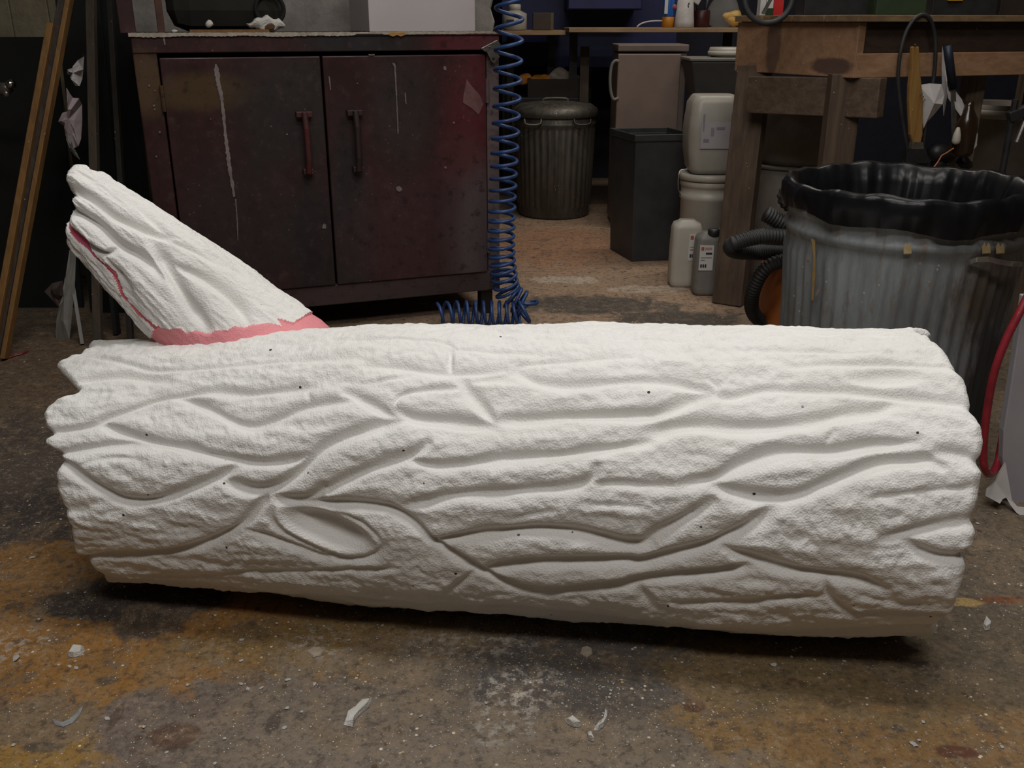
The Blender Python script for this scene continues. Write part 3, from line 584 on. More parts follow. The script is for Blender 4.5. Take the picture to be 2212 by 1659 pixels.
# ------------------------------------------------------------------ maroon two-door cabinet
cL, cR = Vector((-1.026, 2.70, 0)), Vector((-.040, 3.05, 0))
cw = (cR-cL).length; cyaw = math.atan2(cR.y-cL.y, cR.x-cL.x); cx = (cR-cL).normalized(); cn = Vector((cx.y, -cx.x, 0)); ctop = .888; cdep = .50
tilt = -.010
def cab_paint(name, base, blots, gloss=.42):
    t = NT(name); n = t.noise(6, 6, .7); v = t.noise(9, 5, .7, stretch=(1, 1, .25)); s1 = t.voro(48); s2 = t.voro(17)
    col = t.mix(t.ramp(n, .3, .7), tuple(x*.6 for x in base), base); g = t.noise(28, 7, .75)
    for c, q, r, k in blots: col = t.mix(t.math('MULTIPLY', t.blobmask(q, r, v, .9, .5), k), col, c)
    col = t.mix(t.math('MULTIPLY', t.ramp(g, .52, .70), .6), col, (.075, .045, .045)); col = t.mix(t.math('MULTIPLY', t.ramp(g, .48, .34), .7), col, (.018, .012, .012))
    col = t.mix(t.math('MULTIPLY', t.ramp(s1, .10, .06), t.ramp(n, .50, .58)), col, (.16, .12, .12))
    col = t.mix(t.math('MULTIPLY', t.ramp(s2, .05, .03), t.ramp(v, .48, .55)), col, (.28, .24, .23))
    return t.done(col, t.ramp(v, .3, .7, gloss-.08, gloss+.15), 0, n, .2, .002, Specular_IOR_Level=.35)
cab = thing('storage_cabinet', 'dark maroon steel two-door cabinet streaked with paint, behind the log', 'cabinet', cL, cyaw)
mar = (.048, .017, .017)
M['maroon'] = cab_paint('maroon_frame_paint', mar, [((.10, .06, .03), (.03, 0, .76), (.06, .1, .08), .8), ((.16, .125, .125), (cw-.02, 0, .45), (.06, .1, .45), .9), ((.11, .02, .025), (cw-.1, 0, .86), (.12, .1, .05), .8), ((.022, .022, .022), (.62, 0, .86), (.16, .1, .06), .9), ((.07, .055, .055), (.7, 0, .1), (.5, .2, .06), .6)])
fr = MB(); T_ = .022
x0, x1 = .062, cw-.040                                            # stiles
fr.lohi((0, 0, .085), (x0, .03, ctop-.035)); fr.lohi((x1, 0, .085), (cw, .03, ctop-.035))
fr.lohi((0, -.004, ctop-.050), (cw, .03, ctop-.006))              # head rail
fr.lohi((0, 0, .085), (cw, .03, .150))                            # bottom rail
fr.lohi((0, .03, .085), (.012, cdep, ctop-.006)); fr.lohi((cw-.012, .03, .085), (cw, cdep, ctop-.006))
fr.lohi((0, cdep-.012, .085), (cw, cdep, ctop-.006)); fr.lohi((.012, .03, .085), (cw-.012, cdep, .10))
build('frame', fr, M['maroon'], cab, local=True, bevel=.003)
build('top_panel', MB().lohi((-.006, -.008, ctop-.008), (cw+.006, cdep, ctop)), M['maroon'], cab, local=True, bevel=.002)
for a, b in ((.02, .02), (cw-.06, .02), (.02, cdep-.06), (cw-.06, cdep-.06)): build('foot', MB().lohi((a, b, 0), (a+.04, b+.04, .086)), M['blackplastic'], cab, local=True)
xm = .505
M['door1'] = cab_paint('maroon_door_paint', mar, [((.085, .05, .022), (.17, 0, .735), (.14, .1, .045), .85), ((.026, .024, .023), (.42, 0, .68), (.16, .1, .16), .75), ((.03, .025, .026), (.25, 0, .35), (.2, .1, .2), .6), ((.022, .02, .022), (.46, 0, .25), (.1, .1, .25), .7)])
M['door2'] = cab_paint('maroon_door_paint_red', (.052, .018, .018), [((.034, .028, .026), (.74, 0, .66), (.10, .1, .18), .7), ((.105, .016, .022), (.97, 0, .66), (.10, .1, .20), .8), ((.09, .032, .032), (.93, 0, .50), (.09, .1, .10), .7), ((.026, .024, .026), (.56, 0, .3), (.06, .1, .35), .85), ((.11, .085, .09), (.97, 0, .28), (.10, .1, .20), .85), ((.06, .03, .034), (.75, 0, .3), (.2, .1, .18), .6)])
for i, (a, b, mt) in enumerate(((x0+.004, xm-.003, M['door1']), (xm+.003, x1-.004, M['door2']))):
    d = build('door', MB().lohi((a, -.006, .150), (b, .018, ctop-.062)), mt, cab, local=True, bevel=.003)
    hx = b-.060 if i == 0 else a+.082
    h = MB(); h.box((hx, -.018, .668), (.046, .024, .016)); h.box((hx, -.018, .505), (.030, .024, .016))
    h.tube([(hx, -.034, .675), (hx+.002, -.040, .63), (hx+.002, -.040, .54), (hx, -.034, .50)], [.009, .010, .010, .009], 8)
    hd = build('handle', h, plain('handle_red_paint', (.085, .014, .014), (.03, .016, .016), 30, .55) if i == 0 else plain('handle_dark_paint', (.035, .016, .016), (.02, .012, .012), 30, .55), d, local=True, smooth=False, bevel=.002)
    if i == 0: hd['label'] = 'worn red pull handle'
    for z in (.25, .72): 
        hg = MB(); xx = a-.003 if i == 0 else b+.003
        hg.tube([(xx, -.008, z-.035), (xx, -.008, z+.035)], .006, 8); build('hinge', hg, M['maroon'], d, local=True)
def on_cab(px, py, dz=.0075): return onplane(px, py, cL + cn*dz, cn)
def streak(pts, parent, mat, name='paint_drip', dz=.0075):
    """run of dried paint standing a little proud of the sheet; pts = (px, py, width px)"""
    L_, R_ = [], []
    fine = []
    for (ax_, ay_, aw_), (bx_, by_, bw_) in zip(pts[:-1], pts[1:]):
        m_ = max(1, int(abs(by_-ay_)/4))
        for k_ in range(m_): f_ = k_/m_; fine.append((ax_+(bx_-ax_)*f_, ay_+(by_-ay_)*f_, aw_+(bw_-aw_)*f_))
    for px, py, w in fine + [pts[-1]]: L_.append(on_cab(px-w/2*R.uniform(.55, 1.05), py, dz)); R_.append(on_cab(px+w/2*R.uniform(.55, 1.05), py, dz))
    return build(name, MB().slab(L_ + R_[::-1], cn*.0012), mat, parent)
doors = [o for o in cab.children if o.name.startswith('door')]
streak([(466, 138, 3), (468, 150, 12), (472, 180, 13), (478, 205, 9), (483, 250, 8), (488, 300, 9), (492, 330, 11), (497, 370, 9), (502, 400, 8), (506, 425, 5)], doors[0], M['drip'])
streak([(509, 430, 3), (512, 470, 3), (514, 520, 2)], doors[0], M['fleck'])
streak([(354, 80, 4), (356, 97, 5)], cab, M['fleck'], dz=.0055)
streak([(850, 136, 8), (853, 145, 4), (856, 200, 3), (860, 290, 3)], doors[1], M['fleck'])
streak([(875, 200, 3), (877, 225, 3)], doors[1], M['fleck'])
streak([(798, 117, 6), (803, 120, 12), (808, 117, 5)], doors[1], M['fleck'])
streak([(711, 165, 3), (713, 185, 4), (714, 195, 3)], doors[0], M['fleck'])
for px, py, w in ((961, 148, 9), (772, 180, 4), (862, 408, 14), (700, 490, 12), (980, 265, 5), (962, 362, 6), (322, 185, 5), (335, 196, 4), (333, 228, 6), (334, 236, 5), (345, 285, 5), (338, 338, 4), (620, 290, 5), (455, 257, 3)):
    n = 9; ring = [on_cab(px + w/2*math.cos(k*6.283/n)*R.uniform(.6, 1.1), py + w/2*math.sin(k*6.283/n)*R.uniform(.7, 1.4), .0075 if px > 340 else .002) for k in range(n)]
    build('paint_fleck', MB().slab(ring, cn*.001), M['fleck'], doors[0] if 340 < px < 712 else (doors[1] if px >= 712 else cab))
# pale scuff on the right door
sc = [(1001, 208), (1008, 170), (1018, 185), (1036, 205), (1044, 225), (1034, 248), (1020, 235), (1000, 222)]
build('paint_scuff', MB().slab([on_cab(*p) for p in sc], cn*.0006), plain('pink_scuff', (.20, .10, .10), (.13, .05, .05), 20, .6), doors[1])
# crust of white paint along the front edge of the top
cr = MB(); n = 220; low = []; up = []
for i in range(n+1):
    x = -.004 + (cw+.008)*i/n; k = .55 + .45*math.sin(i*.13)*math.sin(i*.047+1); q = x/cw
    thin = 1 if q < .58 else (.55 if q > .66 else .4)
    low.append((x, -.0095, ctop - thin*(.004 + .004*max(0, k) + R.uniform(0, .0022)))); up.append((x, -.0095, ctop+.0018+R.uniform(0, .0012)))
cr.slab(low + up[::-1], (0, .016, 0)); build('paint_crust', cr, M['crust'], cab, local=True)
build('paint_stain', MB().slab([(.705+.012*k, -.0105, ctop-(.010 if k % 2 else .006)) for k in range(5)] + [(.753-.012*k, -.0105, ctop+.001) for k in range(5)], (0, .002, 0)), plain('amber_paint', (.48, .24, .05), (.35, .15, .03), 40, .5), cab, local=True)
# steel hasp at the upper right corner
hp = thing('steel_hasp', 'bent bright steel strap hasp on the upper right cabinet corner', 'bracket', onplane(1055, 115, cL + cn*.012, cn))
q = lambda px, py, dz=.012: onplane(px, py, cL + cn*dz, cn)
build('plate', MB().slab([q(1036, 104), q(1071, 86), q(1080, 97), q(1046, 112)], cn*.012), M['steel'], hp, bevel=.0015)
build('tongue', MB().slab([q(1048, 108, .013), q(1062, 103, .013), q(1078, 122, .013), q(1066, 137, .013), q(1060, 133, .013)], cn*.01), M['steel'], hp, bevel=.0015)
for px, py in ((1066, 126), (1058, 103)):
    c = q(px, py, .024); build('rivet', MB().blob(c, .005, 1, .02, 1), M['blackplastic'] if py > 110 else M['chrome'], hp)

# things standing on the cabinet
def ctp(x, y, z=0): return cab.matrix_basis @ Vector((x, y, ctop+z)) if False else Vector((cL.x + cx.x*x - cn.x*y, cL.y + cx.y*x - cn.y*y, ctop+z))
b0 = at(798, 60, y=3.05); bz = ctop+.001
bd = Vector((math.cos(.42), math.sin(.42), 0)); bs = Vector((-bd.y, bd.x, 0))
bx = thing('white_box', 'plain white cardboard box standing on top of the maroon cabinet', 'box', (b0.x, b0.y, bz))
bl = Vector((b0.x, b0.y, bz)); wv, dv = bd*.345, bs*.22
def hex_(o, a, b, h): return MB().slab([o, o+a, o+a+b, o+b], (0, 0, h))
build('carton', hex_(bl, wv, dv, .30), M['whitecard'], bx, bevel=.002)
for k in (0, 1): build('lid_flap', hex_(bl + Vector((0, 0, .3005)) + dv*(.5*k), wv, dv*.49, .003), M['whitecard'], bx)
p0, p1 = ctp(.155, .035, .006), ctp(.37, .04, .006)
single('thin_stick', MB().beam(p0, p1, .010, .008), M['pine_edge'], 'thin wooden stick lying along the cabinet top', 'stick')
p = ctp(.208, .03, .024); single('foam_bit', MB().blob(p, .0105, 4, .3), M['crumb'], 'small white foam bit resting on the thin stick', 'foam scrap', smooth=True)
p = ctp(.115, .02, .006); single('foam_bit', MB().blob(p, .0062, 9, .3, 2, (1.4, 1, .7)), M['crumb'], 'tiny white foam bit left of the thin stick on the cabinet', 'foam scrap', smooth=True)
ch = thing('foam_chunk', 'wedge-shaped white foam chunk with brown stained middle on the cabinet', 'foam scrap', ctp(.36, .06))
cc = ctp(.362, .06, .024)
bm_ = MB(); rr_ = random.Random(3)
bm_.blob((0, 0, 0), 1, 5, .22, 3); 
bm_.v = [cc + cx*(x*.046) - cn*(y*.028) + Vector((0, 0, z*.0225*(1-.45*max(0, -x)) + .004*math.sin(9*x))) for x, y, z in bm_.v]
build('foam_body', bm_, M['crumb'], ch, smooth=False)
bm_ = MB().blob((0, 0, 0), 1, 8, .3, 2); bm_.v = [cc + cx*(x*.014+.012) + cn*(.0225 + z*.004) + Vector((0, 0, y*.008-.006)) for x, y, z in bm_.v]
build('stain', bm_, plain('brown_stain', (.13, .06, .03), (.07, .035, .02), 60, .8), ch)
# upright of the shelf above the cabinet, and a rusty strip
M['post'] = cab_paint('maroon_post_paint', mar, [])
single('shelf_upright', MB().lohi((-.030, -.02, 0), (.030, .05, .9)).__class__().add([ctp(x, y, z) for x in (-.024, .016) for y in (.0, .05) for z in (.001, .9)], [(0,1,3,2),(4,6,7,5),(0,4,5,1),(2,3,7,6),(0,2,6,4),(1,5,7,3)]), M['post'], 'dark maroon upright post rising from the left end of the cabinet top', 'post', bevel=.002)
single('rust_strip', MB().add([ctp(x, y, z) for x in (.072, .092) for y in (.10, .12) for z in (.001, .8)], [(0,1,3,2),(4,6,7,5),(0,4,5,1),(2,3,7,6),(0,2,6,4),(1,5,7,3)]), plain('rust_paint', (.11, .045, .03), (.06, .03, .022), 30, .8), 'rust-coloured flat strip standing on the cabinet beside the upright', 'strip', bevel=.002)
# dark round-mouthed tub lying on the cabinet
tb = thing('black_tub', 'big black round tub on the cabinet behind the foam chunk', 'tub', ctp(.29, .25))
tw_, th_ = .165, .24
build('shell', MB().add([ctp(x, y, z) for x in (.105, .43) for y in (.12, .42) for z in (.001, .26)], [(0,1,3,2),(4,6,7,5),(0,4,5,1),(2,3,7,6),(0,2,6,4),(1,5,7,3)]), plain('sooty_plastic', (.022, .019, .014), (.014, .012, .009), 9, .95), tb, bevel=.06)
mo = MB(); c0 = ctp(.385, .115, .064); mo.tube([c0 + (cx*math.cos(a) + Vector((0, 0, 1))*math.sin(a))*.040 + cn*.002 for a in np.arange(0, 6.28, .2)], .006, 8, True)
build('mouth_ring', mo, M['blackboard'], tb, smooth=True)
# ------------------------------------------------------------------ galvanised bin in front, with a black liner
def ribbed(depth, n=36): return lambda a: depth*(.5+.5*math.cos(n*a))
canc = Vector((.842, 2.02, 0)); canr = .246; zr = at(1960, 402, y=2.0).z
can = thing('dustbin', 'large ribbed galvanised dustbin lined with a black bag, right of the log', 'bin', canc)
prof = []; fl = []
for z, r, k in ((0, .205, 0), (.012, .212, 0), (.03, .212, 0), (.05, .216, 0), (.07, .218, 1), (zr*.35, .225, 1), (zr*.6, .231, 1), (zr-.135, .238, 1), (zr-.115, .238, 0), (zr-.10, .240, 0), (zr-.092, .246, 0), (zr-.082, .246, 0), (zr-.074, .240, 0), (zr-.058, .240, 0), (zr-.050, .246, 0), (zr-.040, .246, 0), (zr-.032, .240, 0), (zr-.012, .242, 0), (zr, .246, 0), (zr+.004, .240, 0), (zr-.01, .237, 0), (zr-.12, .234, 0), (zr*.5, .222, 0), (.05, .205, 0)):
    prof.append((r, z)); fl.append(k)
rb = ribbed(.006, 52)
M['can'] = metal_mat('paint_spattered_galvanised_steel', (.27, .29, .30), .5, .22, stains=[((.30, .20, .05), (.07, -.23, .40), (.02, .06, .012)), ((.14, .07, .02), (-.01, -.23, .28), (.03, .1, .02)), ((.2, .08, .06), (-.06, -.23, .30), (.03, .1, .03)), ((.09, .07, .055), (.12, -.2, .42), (.10, .12, .10)), ((.05, .05, .052), (.14, -.2, .2), (.06, .12, .2))])
build('shell', MB().lathe(prof, 240, canc, lambda i, a: rb(a) if fl[i] else 0), M['can'], can, smooth=True)
def on_can(px, py, r=.250):
    d = ray(px, py); o = Vector((0, 0, CAM_H)) - canc; a = d.x**2+d.y**2; b = o.x*d.x+o.y*d.y; c = o.x**2+o.y**2-r*r
    return Vector((0, 0, CAM_H)) + d*((-b-math.sqrt(max(0, b*b-a*c)))/a)
hb = MB()
hp_ = [on_can(px, py, r) for px, py, r in ((2098, 566, .252), (2110, 561, .262), (2135, 560, .268), (2160, 566, .274), (2185, 570, .276), (2206, 571, .268))]
for a, b in zip(hp_[:-1], hp_[1:]): hb.beam(a, b, .006, .009)
hd = build('handle', hb, M['steel'], can); hd['label'] = 'bent bright steel handle strap'
for px, py in ((1960, 536), (2130, 535), (2160, 535)):
    ring = [(px-8, py+14), (px-9, py-2), (px-4, py-10), (px-1, py), (px+4, py-9), (px+8, py-3), (px+9, py+13)]
    v = [on_can(x, y, .2495) for x, y in ring]; build('paint_splash', MB().slab(v, (v[0]-canc)*.004), plain('cream_paint', (.45, .34, .18), (.35, .25, .12), 40, .6), can)
for pts in ([(1757, 520, 7), (1760, 560, 4), (1758, 600, 6), (1755, 650, 3)], [(1747, 545, 4), (1746, 565, 5)], [(1770, 625, 4), (1767, 632, 8), (1764, 640, 5)], [(1755, 518, 5), (1756, 524, 7)]):
    L_ = [on_can(x-w/2, y, .2505) for x, y, w in pts]; R_ = [on_can(x+w/2, y, .2505) for x, y, w in pts]
    build('paint_splash', MB().slab(L_+R_[::-1], (L_[0]-canc)*.004), M['drip'] if pts[0][0] != 1757 else plain('ochre_drip', (.34, .22, .08), (.25, .15, .05), 40, .6), can)
# bin liner: hangs inside in folds, turned over the rim and sagging outside
lin = MB(); prf = [(.10, zr-.30), (.175, zr-.22), (.205, zr-.10), (.224, zr-.03), (.236, zr+.008), (.250, zr+.012), (.257, zr+.000), (.257, zr-.026), (.253, zr-.046)]
def fold(i, a):
    k = [0, .009, .006, .004, .002, .002, .003, .004, .004][i]
    return k*(math.sin(13*a+1.2*i)+.6*math.sin(29*a+.7*i)+.5*math.sin(47*a)) * .8
v0 = len(lin.v); n = 180
for i, (r, z) in enumerate(prf):
    for k in range(n):
        a = k*2*math.pi/n; sag = 0
        if i >= 7: sag = -.014*max(0, math.sin(a-.5+math.pi*1.0))*((i-6)/2) - .006*math.sin(7*a)*((i-6)/2)
        if i in (4, 5): sag = .003*math.sin(5*a)+.002*math.sin(17*a)
        rr = r + fold(i, a); lin.v.append((canc.x+rr*math.cos(a), canc.y+rr*math.sin(a), z+sag))
for i in range(len(prf)-1):
    for k in range(n): lin.f.append((i*n+k, i*n+(k+1) % n, (i+1)*n+(k+1) % n, (i+1)*n+k))
lin.f.append(tuple(range(n))[::-1])
lo = build('bin_liner', lin, M['bag'], None, smooth=True, recalc=False); tag(lo, 'shiny black bag turned over the rim of the large dustbin', 'bin bag')
for p in lo.data.vertices: p.co -= Vector((canc.x, canc.y, .25))
lo.location = (canc.x, canc.y, .25)

# ------------------------------------------------------------------ red hose and torn white board at the right edge
rh = [(2260, 560), (2225, 630), (2200, 680), (2175, 730), (2152, 790), (2138, 850), (2128, 920), (2124, 980), (2127, 1010), (2136, 1024), (2147, 1018), (2156, 998), (2162, 965), (2168, 930), (2180, 880), (2200, 820)]
def spline(pts, k=6):
    out = []
    for i in range(len(pts)-1):
        p0, p1, p2, p3 = pts[max(i-1, 0)], pts[i], pts[i+1], pts[min(i+2, len(pts)-1)]
        for j in range(k):
            t = j/k; out.append(.5*((2*p1) + (p2-p0)*t + (2*p0-5*p1+4*p2-p3)*t*t + (3*p1-p0-3*p2+p3)*t**3))
    return out + [pts[-1]]
yy = [1.70, 1.69, 1.68, 1.675, 1.67, 1.67, 1.67, 1.67, 1.67, 1.685, 1.71, 1.735, 1.755, 1.765, 1.77, 1.77]
hosepts = spline([at(x, y, y=d) for (x, y), d in zip(rh, yy)], 5)
single('red_hose', MB().tube(hosepts, .0075, 10), M['redhose'], 'red rubber hose hanging in a loop at the right edge', 'hose', smooth=True)
wb_ = thing('white_board', 'tall white board with a torn bottom edge standing right of the log', 'board', at(2200, 1085, z=0) + Vector((.1, .04, 0)))
xl = [(2213, 640), (2209, 668), (2192, 780), (2178, 870), (2168, 931), (2166, 990), (2172, 1060), (2180, 1085), (2190, 1098)]
L_ = [at(x, y, y=1.715) for x, y in xl]; xr_ = L_[0].x+.25
build('panel', MB().slab(L_ + [Vector((xr_, 1.715, L_[-1].z)), Vector((xr_, 1.715, L_[0].z))], (0, .02, 0)), plain('white_board_face', (.42, .40, .43), (.36, .34, .37), 4, .6), wb_, bevel=.002)
fl_ = [(2172, 1000), (2160, 1020), (2150, 1040), (2132, 1058), (2130, 1072), (2146, 1080), (2160, 1088), (2166, 1078), (2174, 1075), (2182, 1090), (2196, 1108), (2212, 1118), (2240, 1118), (2230, 1098), (2200, 1096), (2186, 1080), (2178, 1050)]
build('torn_flap', MB().slab([at(x, y, y=1.700-.0006*max(0, y-1050)) + Vector((0, .0, 0)) for x, y in fl_], (0, .004, 0)), M['paper'], wb_)

# ------------------------------------------------------------------ workbench
N = at(1843, 170, y=2.88); Fc = at(1590, 160, y=3.30); E = at(2212, 161, y=3.07)
fd = Vector((E.x-N.x, E.y-N.y, 0)).normalized(); fn = Vector((fd.y, -fd.x, 0)); ed = Vector((Fc.x-N.x, Fc.y-N.y, 0)); el = ed.length; ed.normalize(); en = Vector((-ed.y, ed.x, 0)); en = en if en.x < 0 else -en
z0 = at(1843, 169, y=2.88).z; z1 = at(1843, 48, y=2.88).z; z2 = at(1843, 33, y=2.88).z; BL = 1.6
wbn = thing('workbench', 'rough timber workbench on trestle legs at the upper right', 'workbench', (N.x+.5, N.y+.4, 0))
def quad(a, b, t, zl, zh):
    return MB().slab([Vector((p.x, p.y, zl)) for p in (a, b, b+t, a+t)], (0, 0, zh-zl))
n0 = Vector((N.x, N.y, 0)); f0 = n0 + ed*el
M['apron'] = wood_mat('stained_pine_apron', (.38, .22, .125), (.28, .15, .08), 'x', .6, stains=[((.06, .035, .03), tuple(Vector((n0.x, n0.y, z0+.03)) + ed*.09 - Vector((N.x+.5, N.y+.4, 0))), (.08, .08, .025)), ((.10, .06, .04), tuple(Vector((n0.x, n0.y, z0+.1)) + ed*.33 - Vector((N.x+.5, N.y+.4, 0))), (.03, .03, .12))])
M['apron_shaded'] = wood_mat('shaded_apron_board', (.055, .030, .019), (.032, .018, .012), 'x', .7)  # shade of the recess under the bench top, put into the board's colour
build('end_board', quad(n0, f0 + ed*.01, -en*.03, z0, z1), M['apron'], wbn, bevel=.002)
zm = at(1843, 116, y=2.88).z
build('front_board', quad(n0 + fd*.004, n0 + fd*BL, -fn*.03, z0, zm), M['apron'], wbn, bevel=.002)
build('front_rail', quad(n0 + fd*.03 - fn*.02, n0 + fd*BL - fn*.02, -fn*.03, zm, z1), M['apron_shaded'], wbn, bevel=.002)
back = f0 - n0
for k in range(4):
    a = n0 + fn*.012 + en*.02 + back*(k*.26); build('top_plank', MB().slab([Vector((p.x, p.y, z1+.001)) for p in (a, a+fd*BL, a+fd*BL+back*.25, a+back*.25)], (0, 0, z2-z1)), wood_mat('bench_top_wood', (.24, .155, .075), (.15, .09, .045)), wbn, bevel=.002)
lt = at(1628, 165, y=3.22); lb = at(1570, 660, z=0)
M['legside_'] = M['legside']
lt.z = z0+.02
build('leg', MB().beam((lb.x+.010, lb.y+.02, 0), lt + Vector((.01, .03, 0)), .105, .05, up=(.55, .83, 0)), M['oldwood_z'], wbn, bevel=.003)
pa, pb_ = at(1825, 200, y=2.93), at(1835, 480, y=2.93)
build('leg', MB().lohi((pa.x-.047, 2.915, 0), (pa.x+.047, 2.965, z0+.01)), M['oldwood_z'], wbn, bevel=.003)
q_ = at(2102, 200, y=3.14); build('leg', MB().lohi((q_.x-.028, 3.12, 0), (q_.x+.028, 3.18, z0+.01)), M['legside'], wbn, bevel=.003)
for a in (n0 + fd*1.2 + back*.9, n0 + fd*1.4): build('leg', MB().lohi((a.x-.03, a.y, 0), (a.x+.03, a.y+.06, z0+.03)), M['oldwood_z'], wbn, bevel=.003)
r0, r1 = at(1622, 204, y=3.17), at(1905, 212, y=2.86)
build('trestle_rail', MB().beam(r0, r1, .045, .112), M['oldwood'], wbn, bevel=.003)
if False: build('trestle_block', MB().beam(at(1625, 178, y=3.14), at(1790, 181, y=2.95), .08, .03), M['oldwood'], wbn, bevel=.003)

# hung on the bench front
def on_f(px, py, d=.03): return onplane(px, py, n0 + fn*d, fn)
lp = [(1968, 372), (1962, 330), (1953, 280), (1944, 220), (1940, 170), (1944, 120), (1955, 75), (1972, 45), (1992, 32), (2008, 40), (2018, 70), (2021, 110), (2018, 160), (2010, 210), (2002, 255), (1996, 300), (1992, 345), (1990, 380)]
single('cable_loop', MB().tube(spline([on_f(x, y, .020 + .002*(i % 2)) for i, (x, y) in enumerate(lp)], 5), .0058, 8), M['hosering'], 'thick black cable hung as a loop over the bench edge', 'cable', smooth=True)
wbsh = thing('wooden_brush', 'long wooden-handled brush hanging on the bench front inside the cable loop', 'brush', on_f(1968, 330, .03))
bo = [(1964, 100), (1978, 100), (1980, 150), (1984, 185), (1987, 215), (1986, 290), (1982, 308), (1966, 308), (1960, 290), (1957, 220), (1958, 185), (1962, 150)]
build('handle', MB().slab([on_f(x, y, .03) for x, y in bo], fn*.016), M['handlewood'], wbsh, bevel=.004)
build('ferrule', MB().slab([on_f(x, y, .029) for x, y in ((1963, 306), (1986, 306), (1988, 322), (1962, 322))], fn*.018), M['steel'], wbsh, bevel=.002)
build('bristles', MB().slab([on_f(x, y, .028) for x, y in ((1961, 320), (1990, 320), (2000, 350), (1955, 352))], fn*.02), M['blackplastic'], wbsh)
single('nail', MB().tube([on_f(1977, 97, .0), on_f(1977, 96, .05)], .003, 6), M['chrome'], 'small bright nail above the wooden brush on the bench front', 'nail')
sp_ = thing('blue_handled_spatula', 'navy-gripped tool hanging on the bench front between white paper cones', 'tool', on_f(2060, 270, .03))
build('grip', MB().tube([on_f(2047, 98, .045), on_f(2050, 130, .045), on_f(2058, 192, .045)], [.012, .0135, .0125], 10), M['navy'], sp_, smooth=True)
build('blade', MB().slab([on_f(x, y, .045) for x, y in ((2053, 188), (2063, 188), (2066, 300), (2056, 300))], fn*.003), M['steel'], sp_)
def cone_sheet(name, outline, ridge, d, label, mat=None):
    pts = [on_f(x, y, d + (.03 if i in ridge else 0)) for i, (x, y) in enumerate(outline)]; c = sum(pts, Vector())/len(pts) + fn*.012
    m = MB(); n = len(pts); m.v = [tuple(p) for p in pts] + [tuple(c)]; m.f = [(i, (i+1) % n, n) for i in range(n)]
    o = single(name, m, mat or M['paper'], label, 'paper'); s = o.modifiers.new('thick', 'SOLIDIFY'); s.thickness = .0012; return o
cone_sheet('paper_sheet', [(1985, 184), (2008, 180), (2034, 182), (2040, 205), (2036, 225), (2020, 245), (2004, 262), (1995, 278), (1990, 240)], (2, 3, 4), .034, 'white crumpled paper sheet with scribbled marks hanging beside the wooden brush')
mk = MB()
for i in range(3):
    c = (1990+3*i, 204+7*i); mk.tube([on_f(c[0]+3*math.sin(k*.9), c[1]-4+k*1.3, .052) for k in range(7)], .0009, 5)
build('scribble', mk, M['ink'], bpy.data.objects['paper_sheet'])
cone_sheet('paper_cone', [(2036, 100), (2041, 130), (2044, 175), (2046, 200), (2038, 250), (2035, 200), (2034, 150)], (2, 3), .036, 'narrow white paper strip hanging left of the navy grip')
cone_sheet('paper_cone', [(2045, 186), (2064, 196), (2078, 215), (2088, 240), (2100, 262), (2112, 290), (2110, 315), (2098, 330), (2082, 337), (2062, 322), (2078, 310), (2090, 285), (2078, 255), (2062, 225), (2048, 212)], (5, 6, 7, 8), .040, 'curled white paper cone flaring below the navy grip')
bt_ = thing('brown_bottle', 'dark brown bottle shape hanging between the paper sheets', 'bottle', on_f(2050, 330, .02))
c = on_f(2048, 332, .0); build('glass', MB().lathe([(.025, 0), (.032, .01), (.034, .08), (.03, .11), (.014, .14), (.012, .16)], 20, c + fn*.055), plain('brown_glass', (.03, .015, .008), None, 9, .2), bt_, smooth=True)
nz = on_f(2064, 312, .085); single('white_nozzle', MB().lathe([(.004, 0), (.011, .004), (.0125, .012), (.011, .028), (.006, .046), (.0035, .05)], 14, nz), M['whiteplastic'], 'small white pointed glue nozzle in front of the curled paper cone', 'nozzle', smooth=True)
single('orange_wire', MB().tube([on_f(x, y, .09) for x, y in ((2060, 320), (2045, 330), (2034, 336), (2026, 350), (2014, 366))], .0022, 6), M['orange'], 'thin orange wire dangling under the white nozzle', 'wire')
# below the bench front: dark clamps and sockets
for i, (px, py, s, d, lab) in enumerate(((1978, 345, .042, -.02, 'black tool holder lump below the wooden brush'), (2030, 335, .05, -.06, 'black lump behind the orange wire above the dustbin'), (2085, 352, .024, .02, 'small black knob beside the curled paper cone'))):
    c = on_f(px, py, d); m = MB(); m.blob(c, s, 20+i, .35, 2, (1, .8, .8)); m.tube([c, c + Vector((.01, .02, -(c.z-.45)))], s*.5, 8)
    single('hand_clamp', m, M['blackplastic'], lab, 'tool', smooth=True)
sh_ = MB().slab([Vector((1.12, 2.72, .40)), Vector((1.62, 2.85, .40)), Vector((1.52, 3.1, .40)), Vector((1.02, 2.97, .40))], (0, 0, .018))
us = thing('low_shelf', 'low dark shelf under the bench behind the dustbin', 'shelf', (1.3, 2.9, 0)); build('board', sh_, M['oldwood'], us)
for x, y in ((1.15, 2.76), (1.58, 2.87), (1.5, 3.05), (1.06, 2.94)): build('leg', MB().lohi((x-.02, y-.02, 0), (x+.02, y+.02, .40)), M['oldwood_z'], us)
pg = thing('pipe_clamp', 'dark upright clamp standing at the far right under the bench', 'clamp', at(2180, 330, y=2.85))
pc = Vector((at(2178, 300, y=2.85).x, 2.85, .419)); top = at(2178, 215, y=2.85)
build('bar', MB().tube([pc, Vector((pc.x, 2.85, top.z))], .010, 8), M['blackplastic'], pg); build('jaw', MB().beam((pc.x-.012, 2.85, top.z-.05), (pc.x+.06, 2.85, top.z-.02), .03, .03), M['blackplastic'], pg, bevel=.003)
